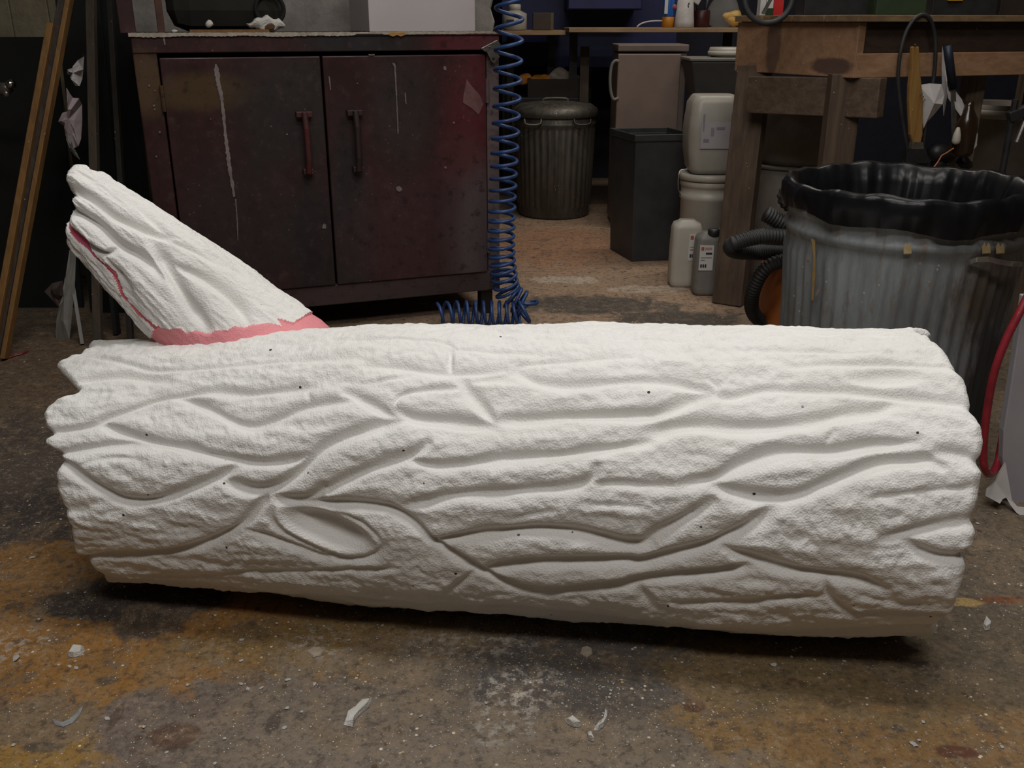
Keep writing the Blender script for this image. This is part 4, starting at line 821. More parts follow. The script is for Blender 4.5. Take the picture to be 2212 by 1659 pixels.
build('screw', MB().tube([(pc.x+.045, 2.85, top.z-.03), (pc.x+.02, 2.84, top.z-.12)], .007, 8), M['steel'], pg); build('base', MB().lohi((pc.x-.05, 2.82, .418), (pc.x+.05, 2.88, .435)), M['blackplastic'], pg)
fb = thing('far_bucket', 'pale bucket in the dark at the far right under the bench', 'bucket', (at(2170, 240, y=3.6).x, 3.6, 0))
fc = Vector((at(2172, 240, y=3.6).x, 3.6, 0)); ft = at(2172, 222, y=3.6).z
build('tub', MB().lathe([(.13, 0), (.15, ft-.06), (.158, ft-.05), (.158, ft), (.14, ft-.004), (.12, .03)], 28, fc), M['drum'], fb, smooth=True)
build('rim_band', MB().lathe([(.152, ft-.05), (.164, ft-.045), (.164, ft-.02), (.152, ft-.016)], 28, fc, close=True), M['milky'], fb, smooth=True)

# on the bench top
bt0 = lambda px, y: Vector((at(px, 40, y=y).x, y, z2+.002))
hp2 = thing('black_hoop', 'round black rubber hoop hanging over the left end of the bench', 'hoop', bt0(1660, 3.10))
hc = at(1660, -5, y=2.99); rad_ = 50/2037*2.85
build('ring', MB().tube([hc + Vector((math.cos(a)*rad_, .01*math.sin(a), math.sin(a)*rad_)) for a in np.arange(0, 6.283, .16)], .0085, 10, True), M['hosering'], hp2, smooth=True)
build('crossbar', MB().beam(at(1648, 30, y=2.985), at(1676, -22, y=2.985), .012, .008), M['steel'], hp2)
ct = thing('printed_carton', 'small red white and green carton seen through the black hoop', 'carton', bt0(1672, 3.2))
def cboard(px0, px1, y, h, mat, nm, par, dz=0):
    a, b = bt0(px0, y), bt0(px1, y); return build(nm, MB().lohi((a.x, y, z2+.002+dz), (b.x, y+.04, z2+.002+dz+h)), mat, par)
cboard(1640, 1652, 3.2, .09, M['label'], 'white_panel', ct); cboard(1653, 1668, 3.2, .02, M['green'], 'green_panel', ct); cboard(1653, 1668, 3.2, .07, M['label'], 'side_panel', ct, .0205); cboard(1669, 1690, 3.2, .09, M['red'], 'red_panel', ct)
def tbox(px0, px1, y, dep, h, mat, name, label, cat, lidmat=None):
    a, b = bt0(px0, y), bt0(px1, y); o = thing(name, label, cat, (a.x, y, z2+.002))
    build('body', MB().lohi((a.x, y, z2+.002), (b.x, y+dep, z2+h)), mat, o, bevel=.003); build('lid', MB().lohi((a.x-.004, y-.004, z2+h), (b.x+.004, y+dep+.004, z2+h+.02)), lidmat or mat, o, bevel=.003); return o
tbox(1890, 1998, 3.12, .14, .12, M['green'], 'green_crate', 'dark green lidded crate on the bench top', 'crate')
tbox(1735, 1880, 3.2, .10, .10, M['blackplastic'], 'tool_case', 'low black case on the bench between hoop and green crate', 'case')
tc = tbox(2010, 2150, 3.22, .12, .10, M['blackplastic'], 'tool_case', 'black case with an orange tab on the bench right of the green crate', 'case')
a = at(2064, 0, y=3.21); build('orange_tab', MB().box((a.x, 3.214, a.z+.004), (.045, .010, .012)), M['yellow'], tc)
tbox(2156, 2260, 3.28, .10, .07, plain('dark_brown_case', (.03, .018, .012)), 'low_box', 'low dark brown box at the right end of the bench top', 'box')

# ------------------------------------------------------------------ under and beside the bench
def lathe_thing(name, label, cat, c, prof, mat, n=32, group=None):
    o = thing(name, label, cat, c, group=group); build('body', MB().lathe(prof, n, c), mat, o, smooth=True); return o
dc = Vector((at(1706, 400, y=3.42).x, 3.46, 0)); zs = at(1700, 362, y=3.32).z; zt = at(1710, 236, y=3.32).z
dr = thing('lower_tub', 'dusty pale plastic tub standing on the floor under the bench', 'tub', dc)
build('body', MB().lathe([(.14, 0), (.15, .01), (.158, zs*.8), (.152, zs-.05), (.140, zs-.012), (.10, zs-.006)], 40, dc), M['drum'], dr, smooth=True)
build('lid', MB().lathe([(.10, zs-.006), (.146, zs-.012), (.147, zs-.002), (.10, zs)], 40, dc), M['drum'], dr, smooth=True)
du = thing('upper_tub', 'dusty beige plastic tub stacked on the lower tub under the bench', 'tub', dc + Vector((.02, 0, zs)))
build('body', MB().lathe([(.135, zs+.001), (.145, zs+.02), (.152, zt-.03), (.152, zt)], 40, dc + Vector((.02, 0, 0))), M['drum'], du, smooth=True)
build('lid', MB().lathe([(.158, zt), (.158, zt+.015), (.15, zt+.02)], 40, dc + Vector((.02, 0, 0))), M['drum'], du, smooth=True)

vc = Vector((at(1745, 640, y=2.62).x, 2.66, 0))
vac = thing('workshop_vacuum', 'orange workshop vacuum with ribbed black hose, behind the dustbin', 'vacuum', vc)
vt = at(1690, 575, y=2.6).z
build('tank', MB().lathe([(.10, .03), (.125, .04), (.13, .06), (.13, vt-.04), (.125, vt), (.12, vt+.01)], 36, vc), M['orange'], vac, smooth=True)
build('motor_head', MB().lathe([(.125, vt+.01), (.128, vt+.03), (.11, vt+.09), (.06, vt+.12)], 36, vc), M['blackplastic'], vac, smooth=True)
for k in range(4):
    a = k*1.57+.4; build('caster', MB().lathe([(.012, .0), (.022, .006), (.022, .024), (.012, .03)], 14, vc + Vector((.09*math.cos(a), .09*math.sin(a), 0))), M['blackplastic'], vac, smooth=True)
def corrugated(path, r, pitch, name, parent):
    pts = spline(path, 10); L = 0; out = []; rs = []
    acc = [0]
    for a, b in zip(pts[:-1], pts[1:]): acc.append(acc[-1]+(b-a).length)
    m = int(acc[-1]/pitch*4)
    for i in range(m+1):
        t = acc[-1]*i/m; k = min(int(np.searchsorted(acc, t, 'right'))-1, len(pts)-2); f = (t-acc[k])/max(1e-9, acc[k+1]-acc[k])
        out.append(pts[k].lerp(pts[k+1], f)); rs.append(r*(1.0 + .10*math.cos(i*math.pi/2)))
    return build(name, MB().tube(out, rs, 12), M['hosering'], parent, smooth=True)
corrugated([at(x, y, y=d) for x, y, d in ((1760, 600, 2.55), (1700, 565, 2.52), (1655, 580, 2.52), (1628, 625, 2.54), (1625, 670, 2.58), (1650, 698, 2.62), (1690, 708, 2.62), (1730, 700, 2.60))], .019, .009, 'suction_hose', vac)
corrugated([at(x, y, y=d) for x, y, d in ((1760, 520, 2.5), (1700, 512, 2.48), (1650, 510, 2.47), (1610, 518, 2.46), (1580, 530, 2.46), (1590, 542, 2.5), (1640, 545, 2.56), (1720, 548, 2.6))], .020, .009, 'suction_hose', vac)
corrugated([at(x, y, y=d) for x, y, d in ((1655, 462, 2.50), (1690, 482, 2.50), (1730, 498, 2.5), (1770, 510, 2.5))], .021, .009, 'suction_hose', vac)
corrugated([at(x, y, y=d) for x, y, d in ((1740, 400, 2.5), (1705, 410, 2.5), (1695, 428, 2.5), (1712, 445, 2.5), (1760, 452, 2.5))], .019, .009, 'suction_hose', vac)

# square charcoal bin
A_, B_, C_ = at(1312, 538, z=0), at(1362, 567, z=0), at(1482, 562, z=0); D_ = A_ + C_ - B_; zrm = at(1362, 291, y=B_.y).z
cen = (A_+B_+C_+D_)/4
sb = thing('square_bin', 'tall square charcoal plastic bin without a lid beside the white containers', 'bin', cen)
def ringz(k, z): return [cen + (p-cen)*k + Vector((0, 0, z)) for p in (A_, B_, C_, D_)]
def loft(rings, caps=(True, True)):
    m = MB(); n = len(rings[0])
    for r in rings: m.v += [tuple(p) for p in r]
    for i in range(len(rings)-1):
        for k in range(n): m.f.append((i*n+k, i*n+(k+1) % n, (i+1)*n+(k+1) % n, (i+1)*n+k))
    if caps[0]: m.f.append(tuple(range(n))[::-1])
    if caps[1]: m.f.append(tuple(range((len(rings)-1)*n, len(rings)*n)))
    return m
build('body', loft([ringz(.93, 0), ringz(1.02, zrm-.02), ringz(.98, zrm-.02), ringz(.90, .02)]), M['bin'], sb, bevel=.008)
build('rim', loft([ringz(1.03, zrm-.028), ringz(1.065, zrm-.026), ringz(1.065, zrm), ringz(.99, zrm), ringz(.99, zrm-.028)], (False, False)), M['bin'], sb, bevel=.003)

# white bucket with jerrycan on it, and two jugs in front
bc = Vector((at(1528, 480, y=3.57).x, 3.60, 0)); rz = at(1520, 384, y=3.45).z
bk = thing('white_bucket', 'white lidded bucket with wire handle, carrying the jerrycan', 'bucket', bc); br_ = .108
build('tub', MB().lathe([(.092, 0), (.096, .006), (.101, rz-.10), (.106, rz-.095), (.106, rz-.078), (.101, rz-.074), (.102, rz-.05), (.107, rz-.047), (.107, rz-.03), (.103, rz-.026)], 40, bc), M['whiteplastic'], bk, smooth=True)
build('lid', MB().lathe([(.103, rz-.026), (.113, rz-.024), (.114, rz-.004), (.108, rz), (.10, rz-.003)], 40, bc), M['whiteplastic'], bk, smooth=True)
build('wire_handle', MB().tube(spline([bc + Vector(p) for p in ((-.106, -.02, rz-.085), (-.118, -.03, rz-.06), (-.122, -.035, rz-.02), (-.116, -.03, rz+.008), (-.10, -.03, rz+.012))], 5), .002, 6), M['steel'], bk)
jz = rz+.001; jt = at(1540, 209, y=3.48).z; jc = Vector((at(1541, 300, y=3.55).x, 3.60, 0))
jr_ = thing('jerrycan', 'milky white plastic jerrycan with a label standing on the white bucket', 'jerrycan', jc + Vector((0, 0, jz)))
def rrect(w, d, k, z, n=8):
    o = []
    for cx_, cy_, a0 in ((1, 1, 0), (-1, 1, 90), (-1, -1, 180), (1, -1, 270)):
        for i in range(n+1):
            a = math.radians(a0 + 90*i/n); o.append(jc + Vector((cx_*(w/2-k) + k*math.cos(a), cy_*(d/2-k) + k*math.sin(a), z)))
    return o
jh = jt-jz
build('body', loft([rrect(.14, .14, .03, jz), rrect(.165, .16, .035, jz+.02), rrect(.185, .175, .035, jz+jh*.30), rrect(.192, .18, .035, jz+jh*.55), rrect(.186, .178, .035, jz+jh*.72), rrect(.182, .172, .035, jz+jh*.76), rrect(.176, .168, .035, jz+jh*.90), rrect(.15, .14, .035, jz+jh*.985), rrect(.14, .12, .03, jz+jh)]), M['milky'], jr_, smooth=True)
lab = build('label_panel', MB().lohi((jc.x-.055, jc.y-.0935, jz+jh*.34), (jc.x+.065, jc.y-.0905, jz+jh*.68)), plain('lilac_label', (.42, .38, .40), (.38, .345, .36), 6, .6), jr_)
for x, z, w, h in ((-.050, .56, .006, .06), (-.045, .42, .02, .012), (0, .58, .03, .01), (.05, .6, .005, .05), (-.02, .5, .012, .03)):
    build('print_mark', MB().lohi((jc.x+x, jc.y-.0942, jz+jh*z), (jc.x+x+w, jc.y-.0934, jz+jh*z+h)), plain('faded_ink', (.27, .24, .29)), lab)
def jug(cpx, ybase, w, hpx, name, label, mat, neck, lz):
    b = at(cpx, ybase, z=0); c = Vector((b.x, b.y+w*.42, 0)); h = at(cpx, hpx, y=c.y).z; o = thing(name, label, 'jug', c)
    def rr2(k, z, kk=.022): 
        out = []
        for cx_, cy_, a0 in ((1, 1, 0), (-1, 1, 90), (-1, -1, 180), (1, -1, 270)):
            for i in range(7):
                a = math.radians(a0+15*i); out.append(c + Vector((cx_*(w*k/2-kk)+kk*math.cos(a), cy_*(w*k*.42-kk)+kk*math.sin(a), z)))
        return out
    build('body', loft([rr2(.88, 0), rr2(.98, .012), rr2(1, .03), rr2(.985, h*.6), rr2(.95, h*.88), rr2(.84, h*.955), rr2(.55, h*.985, .015), rr2(.5, h, .012)]), mat, o, smooth=True)
    if neck: 
        build('cap', MB().lathe([(.018, h), (.022, h+.004), (.022, h+.022), (.018, h+.026)], 16, c + Vector((.012, -.02, -.012))), M['blackplastic'], o, smooth=True)
        build('grip', MB().tube(spline([c + Vector(p) for p in ((.01, -.02, h), (.05, -.01, h+.012), (.06, 0, h-.01), (.05, 0, h-.05))], 5), .008, 8), M['blackplastic'], o, smooth=True)
    y = c.y-w*.42-.0012; lw, lh = w*.50, h*.40; xa = c.x+w*.02 if not neck else c.x-w*.38; za = h*lz
    l = build('label_sticker', MB().lohi((xa, y-.0006, za), (xa+lw, y+.006, za+lh)), M['label'], o)
    def bar(x, z, ww, hh, m): build('print_mark', MB().lohi((xa+lw*x, y-.0012, za+lh*z), (xa+lw*(x+ww), y-.0004, za+lh*(z+hh))), m, l)
    bar(.10, .80, .2, .14, M['redink']); bar(.36, .82, .5, .10, plain('pink_ink', (.5, .28, .27))); bar(.45, .64, .45, .08, M['ink']); bar(.1, .5, .8, .025, plain('grey_ink', (.2, .2, .2))); bar(.1, .40, .3, .02, M['ink'])
    for k in range(3): bar(.10+.16*k, .12, .12, .13, M['ink'])
    return o
jug(1480, 622, .112, 474, 'white_jug', 'cream plastic jug with a printed label on the floor', M['whiteplastic'], False, .42)
jug(1527, 640, .098, 500, 'grey_jug', 'greyish plastic jug with a black cap beside the bench leg', M['greyplastic'], True, .42)

# ------------------------------------------------------------------ far back
fbin = Vector((at(1197, 400, y=4.82).x, 4.82, 0)); fz = at(1197, 240, y=4.65).z
rb2 = ribbed(.006, 36)
fo = thing('far_dustbin', 'dull galvanised dustbin with lid standing by the back wall', 'bin', fbin); fr_ = .198
pf = [(.17, 0), (.178, .012), (.178, .05), (.182, .06), (.188, fz*.5), (.194, fz-.09), (.196, fz-.08), (.203, fz-.07), (.203, fz-.06), (.196, fz-.05), (.196, fz-.02)]
build('shell', MB().lathe(pf, 216, fbin, lambda i, a: rb2(a) if 3 <= i <= 5 else 0), M['galv_far'], fo, smooth=True)
lid = build('lid', MB().lathe([(.204, fz-.035), (.210, fz-.03), (.208, fz), (.19, fz+.012), (.18, fz+.02), (.06, fz+.035)], 48, fbin), M['galv_far'], fo, smooth=True)
build('lid_handle', MB().tube(spline([fbin + Vector(p) for p in ((-.06, 0, fz+.03), (-.05, 0, fz+.045), (.05, 0, fz+.045), (.06, 0, fz+.03))], 5), .006, 8), M['galv_far'], lid, smooth=True)
for px in (1151, 1258):
    c = at(px, 262, y=4.63); build('side_handle', MB().tube(spline([c + Vector(p) for p in ((-.04, .0, .01), (-.03, -.02, -.012), (.03, -.02, -.012), (.04, 0, .01))], 5), .005, 8), M['galv_far'] if px < 1200 else M['blackplastic'], fo, smooth=True)
# stand with a wooden tray of rags
sd_ = thing('black_stand', 'low black stand behind the far dustbin', 'stand', (at(1190, 300, y=5.2).x, 5.25, 0)); tz = at(1190, 211, y=5.1).z
xa, xb = at(1105, 211, y=5.12).x, at(1272, 211, y=5.12).x
build('top', MB().lohi((xa, 5.10, tz-.03), (xb, 5.45, tz)), M['blackplastic'], sd_, bevel=.003)
for x in (xa+.02, xb-.02):
    for y in (5.13, 5.42): build('leg', MB().lohi((x-.018, y-.018, 0), (x+.018, y+.018, tz-.03)), M['blackplastic'], sd_)
build('back_panel', MB().lohi((xa, 5.43, .05), (xb, 5.445, tz-.03)), M['blackboard'], sd_)
xa, xb = at(1140, 200, y=5.13).x, at(1264, 200, y=5.13).x; tzh = at(1190, 171, y=5.12).z
ty = thing('wooden_tray', 'shallow dark wooden tray on the stand, heaped with rags', 'tray', ((xa+xb)/2, 5.25, tz+.001))
for lo_, hi_ in (((xa, 5.12, tz+.001), (xb, 5.135, tzh)), ((xa, 5.40, tz+.001), (xb, 5.415, tzh)), ((xa, 5.135, tz+.001), (xa+.014, 5.40, tzh)), ((xb-.014, 5.135, tz+.001), (xb, 5.40, tzh)), ((xa+.014, 5.135, tz+.001), (xb-.014, 5.40, tz+.012))): build('board', MB().lohi(lo_, hi_), M['darkbrown'], ty)
for i, (px, py, s, m, l) in enumerate(((1143, 166, .05, 'orange_rag', 'leftmost orange rag heaped in the wooden tray'), (1172, 164, .058, 'orange_rag', 'orange rag in the middle of the wooden tray'), (1205, 162, .06, 'white_rag', 'grey-white rag in the wooden tray'), (1228, 163, .052, 'white_rag', 'pale rag at the right end of the wooden tray'))):
    c = at(px, py+8, y=5.26); c.z = max(c.z, tz+.06); b = MB().blob(c, s*.85, 50+i, .55, 3, (1.05, 1.1, .75)); single('rag', b, M[m], l, 'rag', group='rags in the wooden tray', smooth=True)
sk = at(1254, 172, y=5.06); st_ = at(1257, 98, y=5.3)
single('wooden_batten', MB().beam(Vector((sk.x+.02, 5.04, 0)), Vector((st_.x, 5.075, st_.z)), .045, .02, up=(0, 1, 0)), M['oldwood_z'], 'narrow wooden slat leaning beside the wooden tray', 'batten')
# blue panels and cupboard
bp = thing('blue_back_panel', 'dark blue painted steel panel behind the rear shelves', 'panel', (at(1270, 100, y=5.55).x, 5.55, 0))
xa, xb = at(1085, 100, y=5.55).x, at(1460, 100, y=5.55).x
build('sheet', MB().lohi((xa, 5.55, at(1200, 145, y=5.55).z), (xb, 5.57, 1.6)), M['blue'], bp)
for x in (xa+.02, (xa+xb)/2, xb-.02): build('post', MB().lohi((x-.02, 5.571, 0), (x+.02, 5.61, 1.6)), M['blackplastic'], bp)
xa, xb = at(1226, 10, y=5.2).x, at(1388, 10, y=5.2).x; zc = at(1300, 21, y=5.2).z
bcup = thing('blue_cupboard', 'dark blue wall cupboard above the rear shelf', 'cupboard', ((xa+xb)/2, 5.4, zc))
build('body', MB().lohi((xa, 5.215, zc), (xb, 5.549, zc+.5)), M['blue'], bcup, bevel=.004); build('door', MB().lohi((xa+.004, 5.2, zc+.004), (xb-.004, 5.214, zc+.496)), M['blue'], bcup, bevel=.003)
# rear shelf boards
def shelf(px0, px1, ytop, ybot, y0, y1, label):
    a, b = at(px0, ytop, y=y0), at(px1, ytop, y=y0); zl = at(px0, ybot, y=y0).z
    o = thing('rear_shelf', label, 'shelf', ((a.x+b.x)/2, (y0+y1)/2, 0)); build('board', MB().lohi((a.x, y0, zl), (b.x, y1, a.z)), M['pine'], o, bevel=.002)
    for x in (a.x+.05, b.x-.05): build('leg', MB().lohi((x-.02, y1-.05, 0), (x+.02, y1-.01, zl)), M['blackplastic'], o)
    return a.z
zs1 = shelf(1229, 1640, 60, 70, 4.72, 5.19, 'pine shelf board carrying the spray can and white beaker')
zs2 = shelf(1080, 1222, 66, 76, 4.95, 5.50, 'shorter pine shelf board at the left, behind the blue coiled hose')
def onshelf(px, y, z): return Vector((at(px, 50, y=y).x, y, z))
c = onshelf(1443, 4.80, zs1); k = 4.80*CP/F_PX
o = thing('spray_can', 'blue spray can with an amber base on the rear shelf', 'can', c)
build('base', MB().lathe([(11.5*k, .001), (13*k, .004), (13*k, 21*k), (12*k, 22*k)], 24, c), M['orangecap'], o, smooth=True)
build('can', MB().lathe([(12.5*k, 22.2*k), (12.8*k, 24*k), (12.8*k, 90*k), (8*k, 98*k)], 24, c), M['bluecan'], o, smooth=True)
build('label_band', MB().lohi((c.x-11*k, c.y-13.2*k, c.z+28*k), (c.x-4*k, c.y-9*k, c.z+75*k)), M['label'], o)
build('emblem', MB().blob((c.x+10*k, c.y-11*k, c.z+42*k), 5*k, 3, .1, 2, (1, .4, 1)), M['redink'], o)
c = onshelf(1478, 4.78, zs1); o = thing('white_beaker', 'tapering white beaker with a small black mark on the rear shelf', 'beaker', c)
build('cup', MB().lathe([(20*k, .001), (21.5*k, .004), (20.5*k, 12*k), (14.5*k, 80*k), (13*k, 80*k), (18*k, 8*k)], 28, c), plain('white_cup', (.55, .52, .50)), o, smooth=True)
build('mark', MB().slab([c + Vector((x*k, -17.2*k, z*k)) for x, z in ((0, 34), (3, 36), (5, 41), (4, 46), (7, 50), (3, 49), (2, 43), (-1, 39))], (0, -.001, 0)), M['ink'], o)
build('spout', MB().beam(c + Vector((14*k, 0, 52*k)), c + Vector((24*k, 0, 70*k)), 12*k, 30*k), plain('white_cup2', (.5, .47, .45)), o, bevel=.004)
c = onshelf(1514, 4.84, zs1); o = thing('dark_red_pot', 'dark red pot with black handles beside the white beaker', 'pot', c)
build('pot', MB().lathe([(15*k, .001), (18*k, 8*k), (19*k, 34*k), (17*k, 36*k), (14*k, 10*k)], 28, c), M['darkred'], o, smooth=True)
for s in (-1, 1): build('stick_handle', MB().tube([c + Vector((s*4*k, 0, 8*k)), c + Vector((s*14*k, 0, 72*k))], [2.5*k, 5*k], 8), M['blackplastic'], o, smooth=True)
c = onshelf(1570, 4.85, zs1); o = thing('clear_bag', 'crinkled clear plastic bag of yellow pieces on the rear shelf', 'bag', c)
build('film', MB().blob(c + Vector((-.01, 0, .075)), .060, 61, .5, 4, (1.25, .8, 1)), M['clear'], o, smooth=False)
for i, (dx, dz) in enumerate(((.0, .036), (.035, .046), (.03, .024))): build('yellow_piece', MB().blob(c + Vector((dx, -.01, dz+.01)), .022, 70+i, .4, 2, (1.6, .8, .8)), M['yellow'], o, smooth=True)
single('white_cable', MB().tube(spline([Vector((at(x, y, y=4.9).x, 4.9, zs1+.003+max(0, (56-y))*k)) for x, y in ((1376, 56), (1384, 50), (1396, 46), (1412, 44), (1430, 44), (1450, 46))], 5), .004, 6), M['label'], 'white cable end arching onto the rear shelf beside the spray can', 'cable', smooth=True)
c = onshelf(1112, 5.02, zs2); k2 = 5.0*CP/F_PX
o = thing('white_bottle', 'squat white bottle with a label on the short rear shelf', 'bottle', c)
build('body', MB().lathe([(24*k2, .001), (26*k2, .006), (26*k2, 34*k2), (13*k2, 40*k2), (12*k2, 41*k2)], 28, c), M['milky'], o, smooth=True); build('cap', MB().lathe([(12*k2, 41*k2), (13*k2, 42*k2), (13*k2, 52*k2), (11*k2, 53*k2)], 20, c), M['whiteplastic'], o, smooth=True)
build('label_mark', MB().lohi((c.x-18*k2, c.y-26.4*k2, c.z+10*k2), (c.x-2*k2, c.y-20*k2, c.z+22*k2)), M['darkbrown'], o)
c = onshelf(1173, 5.05, zs2); o = thing('brown_carton', 'small dark brown carton beside the white bottle on the short shelf', 'carton', c)
build('box', MB().lohi((c.x-22*k2, c.y, c.z+.001), (c.x+16*k2, c.y+.1, c.z+36*k2)), plain('brown_card', (.05, .033, .02)), o, bevel=.002); build('side_strip', MB().lohi((c.x+16.2*k2, c.y, c.z+.001), (c.x+23*k2, c.y+.1, c.z+36*k2)), plain('tan_card', (.11, .075, .04)), o)
# cream appliance with looped handle
xa, xb = at(1334, 180, y=4.45).x, at(1468, 180, y=4.45).x; az = at(1400, 96, y=4.45).z
ap = thing('cream_appliance', 'cream box-shaped appliance with a looped grey side handle, under the rear shelf', 'appliance', ((xa+xb)/2, 4.6, 0))
build('body', MB().lohi((xa, 4.47, .02), (xb+.03, 4.72, az-.035)), M['appliance'], ap, bevel=.006); build('top_panel', MB().lohi((xa-.004, 4.45, az-.030), (xb+.034, 4.72, az)), M['appliance'], ap, bevel=.005)
build('door', MB().lohi((xa-.002, 4.45, .06), (xb, 4.469, az-.040)), plain('cream_door', (.24, .175, .145), (.18, .13, .11), 3, .45), ap, bevel=.004)
build('handle', MB().tube(spline([at(x, y, y=4.44) for x, y in ((1336, 212), (1325, 214), (1319, 195), (1318, 165), (1322, 140), (1330, 131), (1336, 133))], 5), .007, 8), M['greyplastic'], ap, smooth=True)
for x in (xa+.03, xb): build('foot', MB().lohi((x-.015, 4.5, 0), (x+.015, 4.53, .021)), M['blackplastic'], ap)
# grey tilted duct and white tub under the shelf
d0, d1 = at(1560, 190, y=4.25), at(1470, 110, y=4.60)
gd = thing('grey_hopper', 'dark grey tapered hopper under the rear shelf beside the appliance', 'hopper', (d0.x, 4.3, 0)); hz = at(1530, 210, y=4.2).z; ht = at(1530, 132, y=4.2).z
xa, xb = at(1492, 150, y=4.2).x, at(1600, 150, y=4.2).x
def rq(x0_, x1_, y0_, y1_, z): return [Vector((x0_, y0_, z)), Vector((x1_, y0_, z)), Vector((x1_, y1_, z)), Vector((x0_, y1_, z))]
build('shell', loft([rq(xa+.06, xb-.02, 4.26, 4.42, 0), rq(xa+.05, xb-.02, 4.25, 4.43, .25), rq(xa+.03, xb-.01, 4.22, 4.42, hz), rq(xa, xb, 4.2, 4.44, ht)]), plain('dark_grey_hopper', (.05, .046, .042), (.035, .032, .03), 5, .6), gd, bevel=.008)
build('rim', MB().lohi((xa-.006, 4.195, ht), (xb+.006, 4.445, ht+.012)), M['greyplastic'], gd, bevel=.003)
c = Vector((at(1572, 130, y=4.34).x, 4.34, ht+.013)); o = thing('round_white_tub', 'round white tub resting on the dark grey hopper under the shelf', 'tub', c); tt_ = at(1572, 103, y=4.25).z
build('body', MB().lathe([(.07, 0), (.078, .004), (.085, tt_-c.z-.02), (.08, tt_-c.z)], 32, c), M['milky'], o, smooth=True); build('rim', MB().lathe([(.079, .006), (.088, .01), (.088, .022), (.08, .026)], 32, c, close=True), M['whiteplastic'], o, smooth=True)

# ------------------------------------------------------------------ blue coiled air hose
def coil(path, pitches, rad, tube, k=14, n=7):
    pts = spline(path, 24); acc = [0]
    for a, b in zip(pts[:-1], pts[1:]): acc.append(acc[-1]+(b-a).length)
    out = []; s = 0; ph = 0; u = None
    tot = acc[-1]
    while s < tot:
        i = min(int(np.searchsorted(acc, s, 'right'))-1, len(pts)-2); f = (s-acc[i])/(acc[i+1]-acc[i]); c = pts[i].lerp(pts[i+1], f); t = (pts[i+1]-pts[i]).normalized()
        u = (Vector((1, 0, 0)) if abs(t.x) < .8 else Vector((0, 1, 0))) if u is None else u
        u = (u - t*u.dot(t)).normalized(); w = t.cross(u)
        out.append(c + (u*math.cos(ph) + w*math.sin(ph))*rad); p = np.interp(s/tot, *pitches); s += p/k; ph += 2*math.pi/k
    return MB().tube(out, tube, n)
yh = 2.89; rr0 = .0385
pth = [Vector((at(1105, -20, y=yh).x+.02, yh, 2.70)), Vector((at(1104, -20, y=yh).x+.01, yh, 1.6)), at(1101, -20, y=yh), at(1099, 100, y=yh), at(1094, 250, y=yh), at(1087, 400, y=yh), at(1083, 520, y=yh), at(1088, 590, y=yh), at(1100, 635, y=2.90), Vector((at(1136, 665, y=2.9).x, 2.89, .072)), Vector((at(1118, 690, y=2.88).x, 2.875, .054)), Vector((at(1050, 690, y=2.88).x, 2.885, .049)), Vector((at(990, 690, y=2.88).x, 2.885, .049)), Vector((at(945, 690, y=2.87).x, 2.87, .049))]
L_ = [0]
for a, b in zip(pth[:-1], pth[1:]): L_.append(L_[-1]+(b-a).length)
fr2 = [x/L_[-1] for x in L_]
px2m = 1/F_PX*2.7
pit = [.10, .075, .058, .056, .048, .034, .027, .023, .023, .021, .022, .026, .030, .034]
ch_ = coil(pth, (fr2, pit), rr0, .0056, 22, 7)
single('coiled_air_hose', ch_, M['bluehose'], 'blue spiral air hose hanging beside the cabinet and coiling onto the floor', 'hose', smooth=True)

# ------------------------------------------------------------------ left side: leaning timber, boards, torn sheet
def plank(px0, py0, d0_, px1, py1, d1_, w, th, mat, label, name='leaning_plank', cat='plank'):
    a, b = at(px0, py0, y=d0_), at(px1, py1, y=d1_)
    a2 = a + (a-b).normalized()*0
    t = (0-a.z)/(b.z-a.z); a = a + (b-a)*t                          # down to the floor
    a.z = .006
    return single(name, MB().beam(a, b, w, th, up=(0, 1, 0)), mat, label, cat, bevel=.002)
plank(32, 501, 2.70, 112, 52, 2.90, .019, .03, M['pine_edge'], 'short brown pine board edge leaning at the far left')
plank(46, 501, 2.72, 137, 0, 2.94, .020, .03, M['roughbark'], 'rough dark grey timber leaning between the two pine edges')
plank(60, 501, 2.70, 161, -60, 2.94, .0135, .03, M['pine_edge'], 'tall orange-brown pine board edge leaning beside the rough grey timber')
plank(212, 720, 2.72, 196, -30, 2.95, .024, .024, M['pole'], 'dull brown pole standing upright behind the branch tip', 'wooden_pole', 'pole')
plank(272, 560, 2.80, 236, -30, 3.05, .016, .02, M['pole_dark'], 'very dark thin pole close to the left side of the cabinet', 'wooden_pole', 'pole')
def board(px0, px1, pyt, y, mat, label, lean=.12):
    a, b = at(px0, pyt, y=y+lean), at(px1, pyt, y=y+lean)
    return single('black_sheet', MB().slab([Vector((a.x, y, .002)), Vector((b.x, y, .002)), Vector((b.x, y+lean, a.z)), Vector((a.x, y+lean, a.z))], (0, .012, 0)), mat, label, 'board')
board(-260, 118, 80, 3.12, M['blackboard'], 'wide black sheet leaning below the beige wall at the far left')
board(112, 205, -60, 3.06, M['blackboard'], 'tall black sheet leaning behind the torn white paper')
board(200, 272, -80, 3.16, M['blackboard'], 'tall black sheet leaning between the poles and the cabinet')
# beige wall boarding above the black sheet
bw = thing('beige_wall_panel', 'beige wall panelling at the upper left corner', 'panel', (at(40, 30, y=3.5).x, 3.55, 0))
for p0_, p1_ in ((-300, 22), (23, 104), (105, 160)):
    build('panel', MB().lohi((at(p0_, 30, y=3.55).x, 3.55, 0), (at(p1_, 30, y=3.55).x, 3.60, 1.5)), M['beige'], bw, bevel=.004)
